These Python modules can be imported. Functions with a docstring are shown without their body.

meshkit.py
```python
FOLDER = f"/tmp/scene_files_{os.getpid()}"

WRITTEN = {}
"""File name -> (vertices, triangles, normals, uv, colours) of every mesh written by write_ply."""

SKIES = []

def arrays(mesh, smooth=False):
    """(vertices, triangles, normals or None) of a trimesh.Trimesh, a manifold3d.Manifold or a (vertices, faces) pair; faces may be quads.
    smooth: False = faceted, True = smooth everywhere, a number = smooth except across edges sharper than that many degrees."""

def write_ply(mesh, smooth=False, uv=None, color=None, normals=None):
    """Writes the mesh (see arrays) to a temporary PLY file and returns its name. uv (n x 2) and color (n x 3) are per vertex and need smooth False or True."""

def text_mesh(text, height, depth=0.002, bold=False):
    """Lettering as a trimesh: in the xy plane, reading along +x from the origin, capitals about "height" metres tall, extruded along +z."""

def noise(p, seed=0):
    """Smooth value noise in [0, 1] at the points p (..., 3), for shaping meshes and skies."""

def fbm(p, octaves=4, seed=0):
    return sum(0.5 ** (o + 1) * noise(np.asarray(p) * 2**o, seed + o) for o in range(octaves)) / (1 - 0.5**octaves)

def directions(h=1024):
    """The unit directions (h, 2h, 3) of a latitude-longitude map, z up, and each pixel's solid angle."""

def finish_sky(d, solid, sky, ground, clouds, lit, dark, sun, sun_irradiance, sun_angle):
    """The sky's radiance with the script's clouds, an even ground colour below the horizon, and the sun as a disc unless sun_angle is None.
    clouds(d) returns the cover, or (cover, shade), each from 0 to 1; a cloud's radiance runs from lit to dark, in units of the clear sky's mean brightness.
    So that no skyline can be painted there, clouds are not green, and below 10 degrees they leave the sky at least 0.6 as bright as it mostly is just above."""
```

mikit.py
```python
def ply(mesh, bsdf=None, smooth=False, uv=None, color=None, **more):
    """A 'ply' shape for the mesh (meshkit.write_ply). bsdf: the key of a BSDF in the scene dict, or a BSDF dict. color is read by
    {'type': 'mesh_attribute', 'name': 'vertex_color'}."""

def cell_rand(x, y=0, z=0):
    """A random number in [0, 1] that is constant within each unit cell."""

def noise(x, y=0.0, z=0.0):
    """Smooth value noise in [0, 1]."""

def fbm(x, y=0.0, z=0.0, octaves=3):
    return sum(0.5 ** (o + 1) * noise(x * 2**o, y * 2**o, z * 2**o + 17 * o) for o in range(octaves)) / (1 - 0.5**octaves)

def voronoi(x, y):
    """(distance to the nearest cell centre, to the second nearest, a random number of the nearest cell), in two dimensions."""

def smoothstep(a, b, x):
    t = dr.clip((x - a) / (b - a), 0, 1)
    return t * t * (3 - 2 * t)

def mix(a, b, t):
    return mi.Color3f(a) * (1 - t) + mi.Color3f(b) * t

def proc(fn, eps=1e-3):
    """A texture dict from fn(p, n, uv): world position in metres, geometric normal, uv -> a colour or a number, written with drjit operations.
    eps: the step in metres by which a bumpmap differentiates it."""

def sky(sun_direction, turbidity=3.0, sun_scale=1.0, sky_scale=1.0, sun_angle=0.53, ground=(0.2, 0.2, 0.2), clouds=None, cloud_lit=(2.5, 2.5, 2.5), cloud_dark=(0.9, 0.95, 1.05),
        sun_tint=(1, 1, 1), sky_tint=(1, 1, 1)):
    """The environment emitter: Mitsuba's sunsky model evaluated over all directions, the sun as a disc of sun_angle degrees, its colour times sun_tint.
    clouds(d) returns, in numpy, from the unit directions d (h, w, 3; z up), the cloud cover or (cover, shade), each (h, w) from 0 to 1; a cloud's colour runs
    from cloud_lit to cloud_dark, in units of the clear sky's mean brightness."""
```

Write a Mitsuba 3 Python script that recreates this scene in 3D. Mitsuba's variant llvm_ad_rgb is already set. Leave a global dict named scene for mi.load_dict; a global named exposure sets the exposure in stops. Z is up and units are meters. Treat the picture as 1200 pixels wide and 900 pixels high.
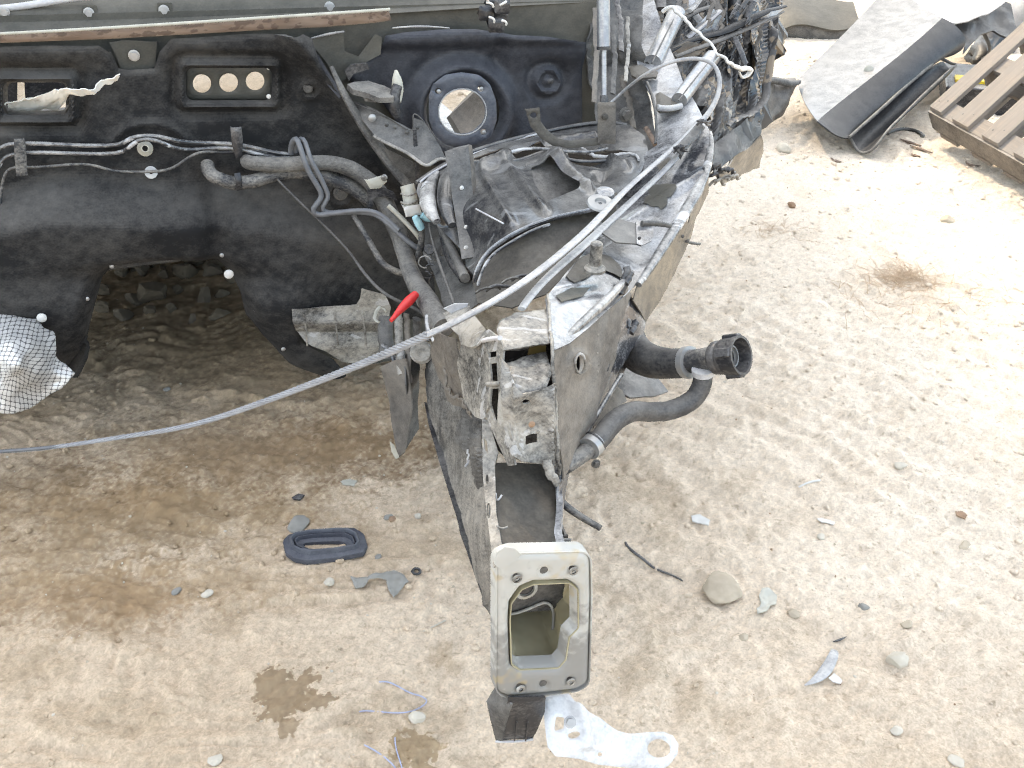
import math, random
import numpy as np, trimesh, shapely, mitsuba as mi, drjit as dr, mikit, meshkit
from shapely.geometry import Polygon, Point, LineString
from scipy.spatial import Delaunay
from scipy.interpolate import CubicSpline, RBFInterpolator
from scipy.ndimage import map_coordinates
from mikit import noise, fbm, voronoi, smoothstep, mix, proc, cell_rand

rng = np.random.default_rng(7)
random.seed(7)
scene, labels = {}, {}
T4 = mi.ScalarTransform4f

# ------------------------------------------------------------------ camera, sky, exposure
PITCH, CAM_H = math.radians(31), 1.35
CAM = np.array([0, 0, CAM_H])
FW = np.array([0, math.cos(PITCH), -math.sin(PITCH)])
UP = np.array([0, math.sin(PITCH), math.cos(PITCH)])
RT = np.array([1.0, 0, 0])
FOC = 1100.0                                    # focal length in units of a 1200 wide picture
scene['camera'] = {'type': 'perspective', 'fov': math.degrees(2 * math.atan(600 / FOC)), 'fov_axis': 'x',
                   'near_clip': 0.05, 'far_clip': 400.0,
                   'to_world': T4().look_at(origin=CAM.tolist(), target=(CAM + FW).tolist(), up=[0, 0, 1])}


def cloud_cover(d):
    n = meshkit.fbm(d.reshape(-1, 3) * np.array([2.2, 2.2, 5.0]) + 4.0, 5, seed=3).reshape(d.shape[:2])
    return np.clip((n - 0.44) * 5.0, 0, 0.9), 0.15 + 0 * n


SUN = (-0.31, 0.67, 0.74)
scene['sky'] = mikit.sky(SUN, turbidity=3, sun_scale=0.20, sky_scale=1.0, sun_angle=5.0, clouds=cloud_cover,
                         cloud_lit=(2.5, 2.42, 2.28), cloud_dark=(1.0, 1.03, 1.1), sky_tint=(1.16, 1.0, 0.82))
exposure = 4.4

# ------------------------------------------------------------------ measuring helpers
YAW = math.radians(20)                          # the wreck stands turned by this angle
KA = np.array([math.cos(YAW), math.sin(YAW), 0])
KB = np.array([-math.sin(YAW), math.cos(YAW), 0])


def ray(x, y):
    x, y = np.asarray(x, float)[..., None], np.asarray(y, float)[..., None]
    return FW + (x - 600) / FOC * RT + (450 - y) / FOC * UP


def at_back(x, y, b):
    """The point seen at (x, y) that lies b metres along the wreck's own long axis."""
    d = ray(x, y)
    t = (np.asarray(b, float) - CAM @ KB) / (d @ KB)
    return CAM + d * t[..., None]


def at_t(x, y, t):
    return CAM + ray(x, y) * np.asarray(t, float)[..., None]


def at_z(x, y, z):
    d = ray(x, y)
    t = (np.asarray(z, float) - CAM_H) / d[..., 2]
    return CAM + d * t[..., None]


def depth_of(p):
    return (np.asarray(p) - CAM) @ FW


def pts3(pts, mode='b'):
    a = np.asarray(pts, float)
    return {'b': at_back, 't': at_t, 'z': at_z}[mode](a[:, 0], a[:, 1], a[:, 2])


# ------------------------------------------------------------------ mesh helpers
def numbered(key):
    if key not in scene and key not in labels:
        return key
    k = 1
    while f'{key}_{k:03d}' in scene or f'{key}_{k:03d}' in labels:
        k += 1
    return f'{key}_{k:03d}'


def put(key, mesh, mat, smooth=32, uv=None, color=None):
    key = numbered(key)
    scene[key] = mikit.ply(mesh, mat, smooth=smooth, uv=uv, color=color)
    return key


def say(key, label, cat=None, group=None, kind=None):
    d = labels.setdefault(key, {})
    if label: d['label'] = label
    if cat: d['category'] = cat
    if group: d['group'] = group
    if kind: d['kind'] = kind
    return key


def thing(name, label, cat, group=None):
    key = numbered(name)
    return say(key, label, cat, group)


def cat_mesh(ms):
    vs, fs, n = [], [], 0
    for m in ms:
        v, f = (m.vertices, m.faces) if isinstance(m, trimesh.Trimesh) else m
        vs.append(np.asarray(v)); fs.append(np.asarray(f) + n); n += len(v)
    return trimesh.Trimesh(np.vstack(vs), np.vstack(fs), process=False)


def path(pts, n=None, per=0.012):
    pts = np.asarray(pts, float)
    if len(pts) == 2:
        k = n or 2
        return pts[0] + (pts[1] - pts[0]) * np.linspace(0, 1, k)[:, None]
    d = np.r_[0, np.cumsum(np.maximum(np.linalg.norm(np.diff(pts, axis=0), axis=1), 1e-6) ** 0.6)]
    k = n or int(min(260, max(8, np.linalg.norm(np.diff(pts, axis=0), axis=1).sum() / per)))
    return CubicSpline(d, pts)(np.linspace(0, d[-1], k))


def tube_mesh(p, r, n=12, cap=True, flat=None):
    p = np.asarray(p, float); m = len(p)
    r = np.broadcast_to(np.asarray(r, float), (m,)) if np.ndim(r) == 0 else np.interp(np.linspace(0, 1, m), np.linspace(0, 1, len(r)), r)
    t = np.gradient(p, axis=0); t /= np.linalg.norm(t, axis=1, keepdims=True) + 1e-12
    u = np.cross(t[0], [0, 0, 1.0]);
    if np.linalg.norm(u) < 1e-3: u = np.cross(t[0], [0, 1.0, 0])
    u /= np.linalg.norm(u)
    vs = []
    a = np.arange(n) / n * 2 * np.pi
    for i in range(m):
        u = u - t[i] * (u @ t[i]); u /= np.linalg.norm(u); w = np.cross(t[i], u)
        ru, rw = (r[i], r[i]) if flat is None else (r[i] * flat[0], r[i] * flat[1])
        vs.append(p[i] + ru * np.cos(a)[:, None] * u + rw * np.sin(a)[:, None] * w)
    v = np.vstack(vs)
    i, j = np.meshgrid(np.arange(m - 1), np.arange(n), indexing='ij')
    q = np.stack([i * n + j, i * n + (j + 1) % n, (i + 1) * n + (j + 1) % n, (i + 1) * n + j], -1).reshape(-1, 4)
    f = np.vstack([q[:, [0, 1, 2]], q[:, [0, 2, 3]]])
    if cap:
        v = np.vstack([v, p[0], p[-1]]); c0 = len(v) - 2; j = np.arange(n); e = (m - 1) * n
        f = np.vstack([f, np.stack([j * 0 + c0, (j + 1) % n, j], 1), np.stack([j * 0 + c0 + 1, e + j, e + (j + 1) % n], 1)])
    return trimesh.Trimesh(v, f, process=False)


def tube(key, pts, rpx, mat, mode='b', n=12, per=0.012, flat=None, wob=0.0):
    """A round pipe through (x, y, depth) stations; rpx: radius in picture units at each station's distance."""
    P = pts3(pts, mode)
    r = np.broadcast_to(np.asarray(rpx, float), (len(pts),)) * depth_of(P) / FOC
    q = path(P, per=per)
    if wob:
        s = np.linspace(0, 1, len(q))[:, None]
        q = q + wob * (meshkit.fbm(np.hstack([s * 14, s * 0 + len(key), s * 0]), 3)[:, None] - 0.5) * np.array([1, 0.6, 1])
    return put(key, tube_mesh(q, r, n, flat=flat), mat, 40)


def thicken(v, f, thick, toward=None):
    """A sheet (v, f) becomes a closed shell; its front faces the viewer side, the back lies thick behind."""
    fn = np.cross(v[f[:, 1]] - v[f[:, 0]], v[f[:, 2]] - v[f[:, 0]])
    ref = (CAM if toward is None else toward)
    if (np.einsum('ij,ij->i', fn, ref - v[f].mean(1))).sum() < 0:
        f = f[:, ::-1]; fn = -fn
    n = np.zeros_like(v)
    for k in range(3): np.add.at(n, f[:, k], fn)
    n /= np.linalg.norm(n, axis=1, keepdims=True) + 1e-15
    m = len(v)
    e = np.vstack([f[:, [0, 1]], f[:, [1, 2]], f[:, [2, 0]]])
    key = np.sort(e, 1); _, idx, cnt = np.unique(key, axis=0, return_index=True, return_counts=True)
    b = e[idx[cnt == 1]]
    side = np.vstack([np.stack([b[:, 1], b[:, 0], b[:, 0] + m], 1), np.stack([b[:, 1], b[:, 0] + m, b[:, 1] + m], 1)])
    return trimesh.Trimesh(np.vstack([v, v - n * thick]), np.vstack([f, f[:, ::-1] + m, side]), process=False), n


def rrect(x0, y0, x1, y1, r, n=5):
    return np.array(Polygon([(x0 + r, y0 + r), (x1 - r, y0 + r), (x1 - r, y1 - r), (x0 + r, y1 - r)]).buffer(r, quad_segs=n).exterior.coords)[:-1]


def soft(pts, r=2):
    return np.array(Polygon(pts).buffer(-r).buffer(r, quad_segs=5).exterior.coords)[:-1]


def circ(x, y, rx, ry=None, n=24):
    a = np.arange(n) / n * 2 * np.pi
    return np.stack([x + rx * np.cos(a), y + (ry or rx) * np.sin(a)], 1)


def sheet2d(outline, holes=(), step=8.0, round_=0):
    """Points and triangles filling a plane outline with holes."""
    poly = Polygon(outline, holes).buffer(0)
    if round_:
        poly = poly.buffer(-round_).buffer(2 * round_).buffer(-round_)
    if poly.geom_type != 'Polygon': poly = max(poly.geoms, key=lambda g: g.area)
    poly = poly.segmentize(step)
    edge = [np.array(poly.exterior.coords)[:-1]] + [np.array(h.coords)[:-1] for h in poly.interiors]
    edge = np.vstack(edge)
    x0, y0, x1, y1 = poly.bounds
    gx, gy = np.meshgrid(np.arange(x0, x1 + step, step), np.arange(y0, y1 + step, step * 0.87))
    gx[1::2] += step / 2
    g = np.stack([gx.ravel(), gy.ravel()], 1)
    pp = shapely.points(g)
    keep = shapely.contains(poly.buffer(-step * 0.45), pp) if poly.buffer(-step * 0.45).area > 0 else np.zeros(len(g), bool)
    p = np.vstack([edge, g[keep]])
    tri = Delaunay(p).simplices
    c = p[tri].mean(1)
    ok = shapely.contains(poly.buffer(1e-6), shapely.points(c))
    a = p[tri]; area = np.abs(np.cross(a[:, 1] - a[:, 0], a[:, 2] - a[:, 0]))
    tri = tri[ok & (area > 1e-9 * step)]
    used = np.unique(tri); remap = -np.ones(len(p), int); remap[used] = np.arange(len(used))
    p = p[used]
    return p, remap[tri], shapely.distance(shapely.points(p), poly.boundary)


def skin(key, outline, ctrl, mat, holes=(), step=7.0, thick=0.0015, disp=None, rim=None, mode='b', round_=0, smooth=32,
         kernel='thin_plate_spline', dent=0.0, dscale=9.0, build=True, uvs=None):
    """A sheet of metal, felt or plastic. outline: picture corners; ctrl: (x, y, depth) stations, a number, or None when outline has three columns.
    disp(p2, P): metres towards the viewer; rim = (width, depth): rounded edge; dent: metres of unevenness."""
    outline = np.asarray(outline, float)
    if ctrl is None:
        ctrl = outline; outline = outline[:, :2]
    p, f, dist = sheet2d(outline, holes, step, round_)
    if np.ndim(ctrl) == 0:
        b = np.full(len(p), float(ctrl))
    else:
        c = np.asarray(ctrl, float)
        deg = 1 if len(c) > 2 else 0
        b = RBFInterpolator(c[:, :2] / 100, c[:, 2], kernel=kernel, degree=deg, smoothing=1e-9)(p / 100)
    P = {'b': at_back, 't': at_t, 'z': at_z}[mode](p[:, 0], p[:, 1], b)
    d = np.zeros(len(p))
    px = depth_of(P) / FOC
    if rim: d -= rim[1] * np.clip(1 - dist * px / rim[0], 0, 1) ** 2
    if disp is not None: d += disp(p, P)
    if dent: d += dent * 2 * (meshkit.fbm(P * dscale + 3.1 * len(key), 4, seed=len(key)) - 0.5)
    if np.any(d):
        _, n = thicken(P, f, 0.001)
        P = P + n * d[:, None]
    m, _ = thicken(P, f, thick)
    if not build: return m
    uv = None
    if uvs is not None:
        q = uvs(p); uv = np.vstack([q, q]); smooth = True
    return put(key, m, mat, smooth, uv=uv)


def loft(rows, nu=24, nv=24, thick=0.002, mode='b', raw=False):
    """A curved panel through a net of stations (rows of equal length)."""
    G = np.array([pts3(r, mode) if not raw else np.asarray(r, float) for r in rows])
    def along(G, n):
        k = len(G)
        if k == 2: return G[0] + (G[1] - G[0]) * np.linspace(0, 1, n)[(slice(None),) + (None,) * (G.ndim - 1)]
        return CubicSpline(np.arange(k), G, axis=0)(np.linspace(0, k - 1, n))
    G = along(G, nu); G = np.swapaxes(along(np.swapaxes(G, 0, 1), nv), 0, 1)
    v = G.reshape(-1, 3)
    i, j = np.meshgrid(np.arange(nu - 1), np.arange(nv - 1), indexing='ij')
    q = np.stack([i * nv + j, i * nv + j + 1, (i + 1) * nv + j + 1, (i + 1) * nv + j], -1).reshape(-1, 4)
    f = np.vstack([q[:, [0, 1, 2]], q[:, [0, 2, 3]]])
    return thicken(v, f, thick)[0]


def chamfer_box(size, c=0.002):
    sx, sy, sz = np.asarray(size, float) / 2
    c = min(c, sx * 0.6, sy * 0.6, sz * 0.6)
    p = []
    for a in (-1, 1):
        for b in (-1, 1):
            for d in (-1, 1):
                p += [(a * (sx - c), b * (sy - c), d * sz), (a * (sx - c), b * sy, d * (sz - c)), (a * sx, b * (sy - c), d * (sz - c))]
    return trimesh.convex.convex_hull(np.array(p))


def frame(z, x=None):
    z = np.asarray(z, float) / np.linalg.norm(z)
    x = np.cross([0, 0, 1.0], z) if x is None else np.asarray(x, float)
    if np.linalg.norm(np.cross(x, z)) < 1e-6: x = np.array([1.0, 0, 0]) if abs(z[0]) < 0.9 else np.array([0, 1.0, 0])
    x = x - z * (x @ z); x /= np.linalg.norm(x)
    M = np.eye(4); M[:3, 0], M[:3, 1], M[:3, 2] = x, np.cross(z, x), z
    return M


def placed(mesh, pos, z=(0, 0, 1), x=None):
    M = frame(z, x); M[:3, 3] = pos
    m = mesh.copy(); m.apply_transform(M); return m


def lathe(prof, n=24):
    m = trimesh.creation.revolve(np.asarray(prof, float), sections=n)
    if m.volume < 0: m.invert()
    return m


def hex_bolt(r, h=None, washer=1.45):
    h = h or r * 0.9
    head = trimesh.creation.cylinder(radius=r, height=h, sections=6); head.apply_translation([0, 0, h / 2 + r * 0.25])
    w = lathe([(0, 0), (r * washer, 0), (r * washer, r * 0.22), (r * 1.1, r * 0.3), (0, r * 0.3)], 20)
    return cat_mesh([w, head])


def to_cam(p):
    d = CAM - p; return d / np.linalg.norm(d)


def bolt(key, x, y, b, rpx, mat, n=None, mode='b', kind='hex'):
    p = pts3([(x, y, b)], mode)[0]; r = rpx * depth_of(p) / FOC
    n = -KB if n is None else n
    m = hex_bolt(r) if kind == 'hex' else lathe([(0, 0), (r, 0), (r, r * .3), (r * .6, r * .55), (0, r * .6)], 16)
    return put(key, placed(m, p, n), mat, 30)


# ------------------------------------------------------------------ materials
def C(*a): return mi.Color3f(*a)


def principled(base, rough=0.6, metallic=0.0, spec=0.5, coat=0.0, coatg=0.9, sheen=0.0, bump=None, bscale=0.001, eps=1e-3):
    d = {'type': 'principled', 'base_color': base if isinstance(base, dict) else {'type': 'rgb', 'value': list(base)},
         'roughness': rough, 'metallic': metallic, 'specular': spec}
    if coat: d['clearcoat'] = coat; d['clearcoat_gloss'] = coatg
    if sheen: d['sheen'] = sheen
    if bump is not None:
        d = {'type': 'bumpmap', 'arbitrary': proc(bump, eps), 'scale': bscale, 'bsdf': d}
    return {'type': 'twosided', 'bsdf': d}


def dusty(base, dust=(0.42, 0.38, 0.31), up=0.6, side=0.15, scale=14.0, contrast=1.0, seed=0.0, scratch=0.0):
    """Painted or plastic surface with settled dust: more on surfaces that face up, in uneven patches."""
    def fn(p, n, uv):
        a = fbm(p.x * scale + seed, p.y * scale, p.z * scale, 4)
        b = fbm(p.x * scale * 7 + seed, p.y * scale * 7, p.z * scale * 7, 3)
        w = dr.clip(n.z, 0, 1)
        m = side + (up - side) * w
        d = fbm(p.x * 330 + seed, p.y * 330, p.z * 330, 3)
        m = dr.clip(m + (a - 0.5) * 1.7 * contrast + (b - 0.5) * 1.0 * contrast + (d - 0.5) * 0.8 * contrast, 0, 1)
        c = mix(base, dust, m)
        if scratch:
            s = smoothstep(0.64, 0.70, fbm(p.x * scale * 1.3 + 7 + seed, p.y * scale * 5, p.z * scale * 2.2, 4))
            c = mix(c, C(0.62, 0.62, 0.62), s * scratch)
        return c
    return proc(fn)


def speck(scale, lo, hi, seed=0.0, octaves=4):
    def fn(p, n, uv):
        return mix(C(*lo), C(*hi), fbm(p.x * scale + seed, p.y * scale, p.z * scale, octaves))
    return proc(fn)


def grit(scale):
    def fn(p, n, uv): return fbm(p.x * scale, p.y * scale, p.z * scale, 3)
    return fn


def dent_bump(p, n, uv):
    return fbm(p.x * 40, p.y * 40, p.z * 40, 3)


M = scene
M['felt'] = principled(dusty((0.016, 0.016, 0.0165), (0.092, 0.087, 0.080), 0.68, 0.17, 9.0, 0.55), 0.95, spec=0.12, sheen=0.08, bump=grit(420.0), bscale=0.0012)
M['felt_smooth'] = principled(dusty((0.014, 0.0155, 0.021), (0.066, 0.068, 0.077), 0.65, 0.13, 9.0, 0.55, 3.0), 0.62, spec=0.4, bump=grit(260.0), bscale=0.0005)
M['grey_paint'] = principled(dusty((0.050, 0.049, 0.042), (0.105, 0.097, 0.080), 0.6, 0.25, 7.0, 0.7, 2.0), 0.65, spec=0.25)
M['blue_grey_paint'] = principled(dusty((0.045, 0.051, 0.066), (0.11, 0.115, 0.13), 0.6, 0.25, 20.0, 0.6, 2.5), 0.45)
M['black_paint'] = principled(dusty((0.025, 0.026, 0.029), (0.40, 0.385, 0.36), 0.42, 0.10, 11.0, 0.8, 5.0, 0.5), 0.30, spec=0.6, coat=0.7, bump=dent_bump, bscale=0.0015)
M['pale_paint'] = principled(dusty((0.022, 0.023, 0.027), (0.33, 0.325, 0.32), 0.55, 0.06, 6.0, 1.05, 8.0, 0.2), 0.18, spec=0.7, coat=0.9, bump=dent_bump, bscale=0.0006)
M['tower_paint'] = principled(dusty((0.016, 0.016, 0.018), (0.14, 0.135, 0.125), 0.52, 0.10, 8.0, 0.8, 9.0, 0.12), 0.22, spec=0.5, coat=0.5, bump=dent_bump, bscale=0.0006)
M['dust_metal'] = principled(dusty((0.040, 0.038, 0.035), (0.29, 0.27, 0.235), 0.72, 0.42, 16.0, 0.95, 1.0, 0.25), 0.5, spec=0.4, bump=grit(130.0), bscale=0.0010)
M['brown_metal'] = principled(dusty((0.050, 0.045, 0.040), (0.20, 0.175, 0.145), 0.60, 0.38, 10.0, 0.6, 4.0), 0.55, spec=0.4, bump=grit(150.0), bscale=0.0008)
M['dark_metal'] = principled(dusty((0.026, 0.026, 0.026), (0.17, 0.16, 0.145), 0.55, 0.22, 10.0, 0.6, 6.0), 0.5, spec=0.4, bump=grit(200.0), bscale=0.0007)
M['sand_reflection_tan'] = principled(dusty((0.055, 0.049, 0.041), (0.20, 0.165, 0.118), 0.25, 0.42, 8.0, 0.9, 9.5), 0.38, spec=0.4)  # tan layer paints the sand's reflection onto the black panels
M['gloss_body'] = principled(dusty((0.020, 0.021, 0.024), (0.42, 0.36, 0.27), 0.25, 0.16, 8.0, 0.6, 9.0), 0.22, spec=0.7, coat=1.0, bump=dent_bump, bscale=0.002)


def primer_fn(p, n, uv):
    a = fbm(p.x * 18, p.y * 18, p.z * 18, 4); b = fbm(p.x * 90, p.y * 90, p.z * 90, 3)
    c = mix(C(0.29, 0.285, 0.255), C(0.40, 0.395, 0.37), a)
    c = mix(c, C(0.15, 0.145, 0.135), smoothstep(0.54, 0.76, 0.6 * a + 0.4 * b + 0.45 * smoothstep(0.46, 0.22, p.z)) * 0.8)
    return mix(c, C(0.36, 0.26, 0.10), smoothstep(0.62, 0.72, fbm(p.x * 26 + 5, p.y * 26, p.z * 26, 3)) * 0.35)


M['primer'] = principled(proc(primer_fn), 0.45, spec=0.45, bump=grit(160.0), bscale=0.0004)


def rail_in_fn(p, n, uv):
    a = fbm(p.x * 25, p.y * 25, p.z * 25, 4)
    return mix(C(0.17, 0.15, 0.09), C(0.40, 0.36, 0.24), a)


M['rail_inside'] = principled(proc(rail_in_fn), 0.6)


def rust_fn(p, n, uv):
    a = fbm(p.x * 16, p.y * 16, p.z * 60, 4); b = fbm(p.x * 70, p.y * 70, p.z * 90, 3)
    c = mix(C(0.085, 0.052, 0.034), C(0.22, 0.165, 0.125), a)
    return mix(c, C(0.06, 0.04, 0.03), smoothstep(0.55, 0.68, b) * 0.7)


M['rust'] = principled(proc(rust_fn), 0.85, bump=grit(170.0), bscale=0.001)
M['rubber'] = principled(dusty((0.022, 0.023, 0.026), (0.22, 0.205, 0.18), 0.55, 0.16, 30.0, 0.8, 12.0), 0.62, bump=grit(300.0), bscale=0.0006)
M['grommet_rubber'] = principled(dusty((0.030, 0.033, 0.045), (0.085, 0.088, 0.10), 0.5, 0.2, 30.0, 0.6, 13.0), 0.55)
M['dust_rubber'] = principled(dusty((0.038, 0.037, 0.036), (0.19, 0.178, 0.158), 0.65, 0.32, 22.0, 0.7, 14.0), 0.8, bump=grit(260.0), bscale=0.0006)
M['plain_black'] = principled(dusty((0.012, 0.0125, 0.014), (0.045, 0.044, 0.043), 0.35, 0.10, 25.0, 0.6, 15.5), 0.5, spec=0.4)
M['dull_grey'] = principled(dusty((0.040, 0.036, 0.031), (0.115, 0.103, 0.085), 0.6, 0.32, 12.0, 0.7, 16.5), 0.6, spec=0.25, bump=grit(150.0), bscale=0.0006)
M['rail_dirt'] = principled(dusty((0.040, 0.039, 0.037), (0.245, 0.225, 0.195), 0.66, 0.30, 7.0, 0.9, 17.5), 0.5, spec=0.4, bump=grit(150.0), bscale=0.0012)
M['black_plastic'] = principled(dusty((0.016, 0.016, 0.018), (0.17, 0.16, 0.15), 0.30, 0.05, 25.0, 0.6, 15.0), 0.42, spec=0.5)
M['grey_cable'] = principled(speck(60, (0.075, 0.078, 0.085), (0.15, 0.152, 0.155)), 0.5, spec=0.5)
M['rope_grey'] = principled(speck(60, (0.16, 0.165, 0.175), (0.30, 0.30, 0.305)), 0.4, spec=0.6)
M['coolant_rubber'] = principled(dusty((0.022, 0.022, 0.024), (0.115, 0.108, 0.098), 0.65, 0.24, 22.0, 0.7, 14.5), 0.6, bump=grit(260.0), bscale=0.0006)
M['pale_sheath'] = principled(dusty((0.20, 0.20, 0.205), (0.40, 0.39, 0.37), 0.6, 0.3, 20.0, 0.9, 19.0), 0.45, spec=0.5)
M['white_cloth'] = principled(speck(40, (0.62, 0.60, 0.54), (0.80, 0.78, 0.72), 5.0), 0.9)
M['zinc'] = principled(speck(80, (0.24, 0.24, 0.24), (0.38, 0.375, 0.36), 3.0), 0.42, metallic=0.55)
M['aluminium'] = principled(dusty((0.20, 0.205, 0.22), (0.42, 0.41, 0.39), 0.5, 0.25, 15.0, 0.8, 22.0), 0.33, metallic=0.6)
M['white_plastic'] = principled(speck(60, (0.42, 0.41, 0.38), (0.56, 0.55, 0.52), 5.0), 0.5)
M['white_paint'] = principled(dusty((0.27, 0.27, 0.28), (0.42, 0.415, 0.41), 0.7, 0.6, 25.0, 0.8, 23.0), 0.5, bump=grit(90.0), bscale=0.0006)
M['bright_paint'] = principled(dusty((0.30, 0.30, 0.305), (0.52, 0.515, 0.505), 0.75, 0.6, 16.0, 0.9, 26.0), 0.35, spec=0.6, bump=grit(90.0), bscale=0.0004)
M['red_plastic'] = principled(speck(50, (0.42, 0.012, 0.014), (0.58, 0.04, 0.035)), 0.45)
M['blue_plastic'] = principled(speck(50, (0.25, 0.45, 0.50), (0.40, 0.60, 0.64)), 0.45)
M['blue_wire_paint'] = principled((0.30, 0.33, 0.46), 0.5)
M['ochre_paint'] = principled((0.16, 0.12, 0.04), 0.6)
M['yellow_paint'] = principled((0.60, 0.42, 0.02), 0.5)
M['beige_plastic'] = principled(speck(70, (0.27, 0.26, 0.215), (0.42, 0.405, 0.345), 2.0), 0.5)


def foil_fn(p, n, uv):
    s = dr.abs(dr.sin(uv.x * math.pi)) * dr.abs(dr.sin(uv.y * math.pi))
    w = smoothstep(0.02, 0.30, s)
    a = fbm(p.x * 20, p.y * 20, p.z * 20, 3)
    return mix(C(0.10, 0.10, 0.10), mix(C(0.42, 0.415, 0.40), C(0.64, 0.63, 0.60), a), w)


def foil_bump(p, n, uv):
    return dr.sqrt(dr.abs(dr.sin(uv.x * math.pi)) * dr.abs(dr.sin(uv.y * math.pi)) + 1e-4)


M['foil'] = principled(proc(foil_fn), 0.42, metallic=0.35, spec=0.5)
M['pale_foil'] = principled(dusty((0.11, 0.11, 0.107), (0.21, 0.207, 0.20), 0.6, 0.5, 25.0, 1.0, 24.0), 0.45, metallic=0.2)


def wood_fn(p, n, uv):
    g = fbm(uv.x * 3, uv.y * 70, p.z * 4, 4); k = fbm(uv.x * 9 + 4, uv.y * 260, 1.0, 3)
    c = mix(C(0.13, 0.105, 0.082), C(0.22, 0.185, 0.148), g)
    c = mix(c, C(0.26, 0.20, 0.145), smoothstep(0.55, 0.75, k) * 0.5)
    return mix(c, C(0.17, 0.16, 0.147), fbm(p.x * 6, p.y * 6, p.z * 6, 3) * 0.7)


M['wood'] = principled(proc(wood_fn), 0.85)


def crush_fn(p, n, uv):
    s = fbm(p.x * 34, p.y * 34, p.z * 7 + 3, 4)
    t = fbm(p.x * 90 + 9, p.y * 90, p.z * 16, 3)
    c = mix(C(0.014, 0.014, 0.015), C(0.060, 0.058, 0.056), t)
    return mix(c, C(0.21, 0.165, 0.115), smoothstep(0.56, 0.66, s) * 0.8)


def torn_fn(p, n, uv):
    s = fbm(p.x * 60, p.y * 60, p.z * 9 + 3, 4)
    return mix(C(0.012, 0.012, 0.013), C(0.24, 0.185, 0.125), smoothstep(0.60, 0.68, s) * 0.85)


M['torn_black'] = principled(proc(torn_fn), 0.35, spec=0.5)
M['crushed_plastic'] = principled(proc(crush_fn), 0.45, spec=0.5)


def stone_mat(lo, hi, seed):
    return principled(speck(70, lo, hi, seed), 0.9, bump=grit(260.0), bscale=0.0008)


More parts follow.
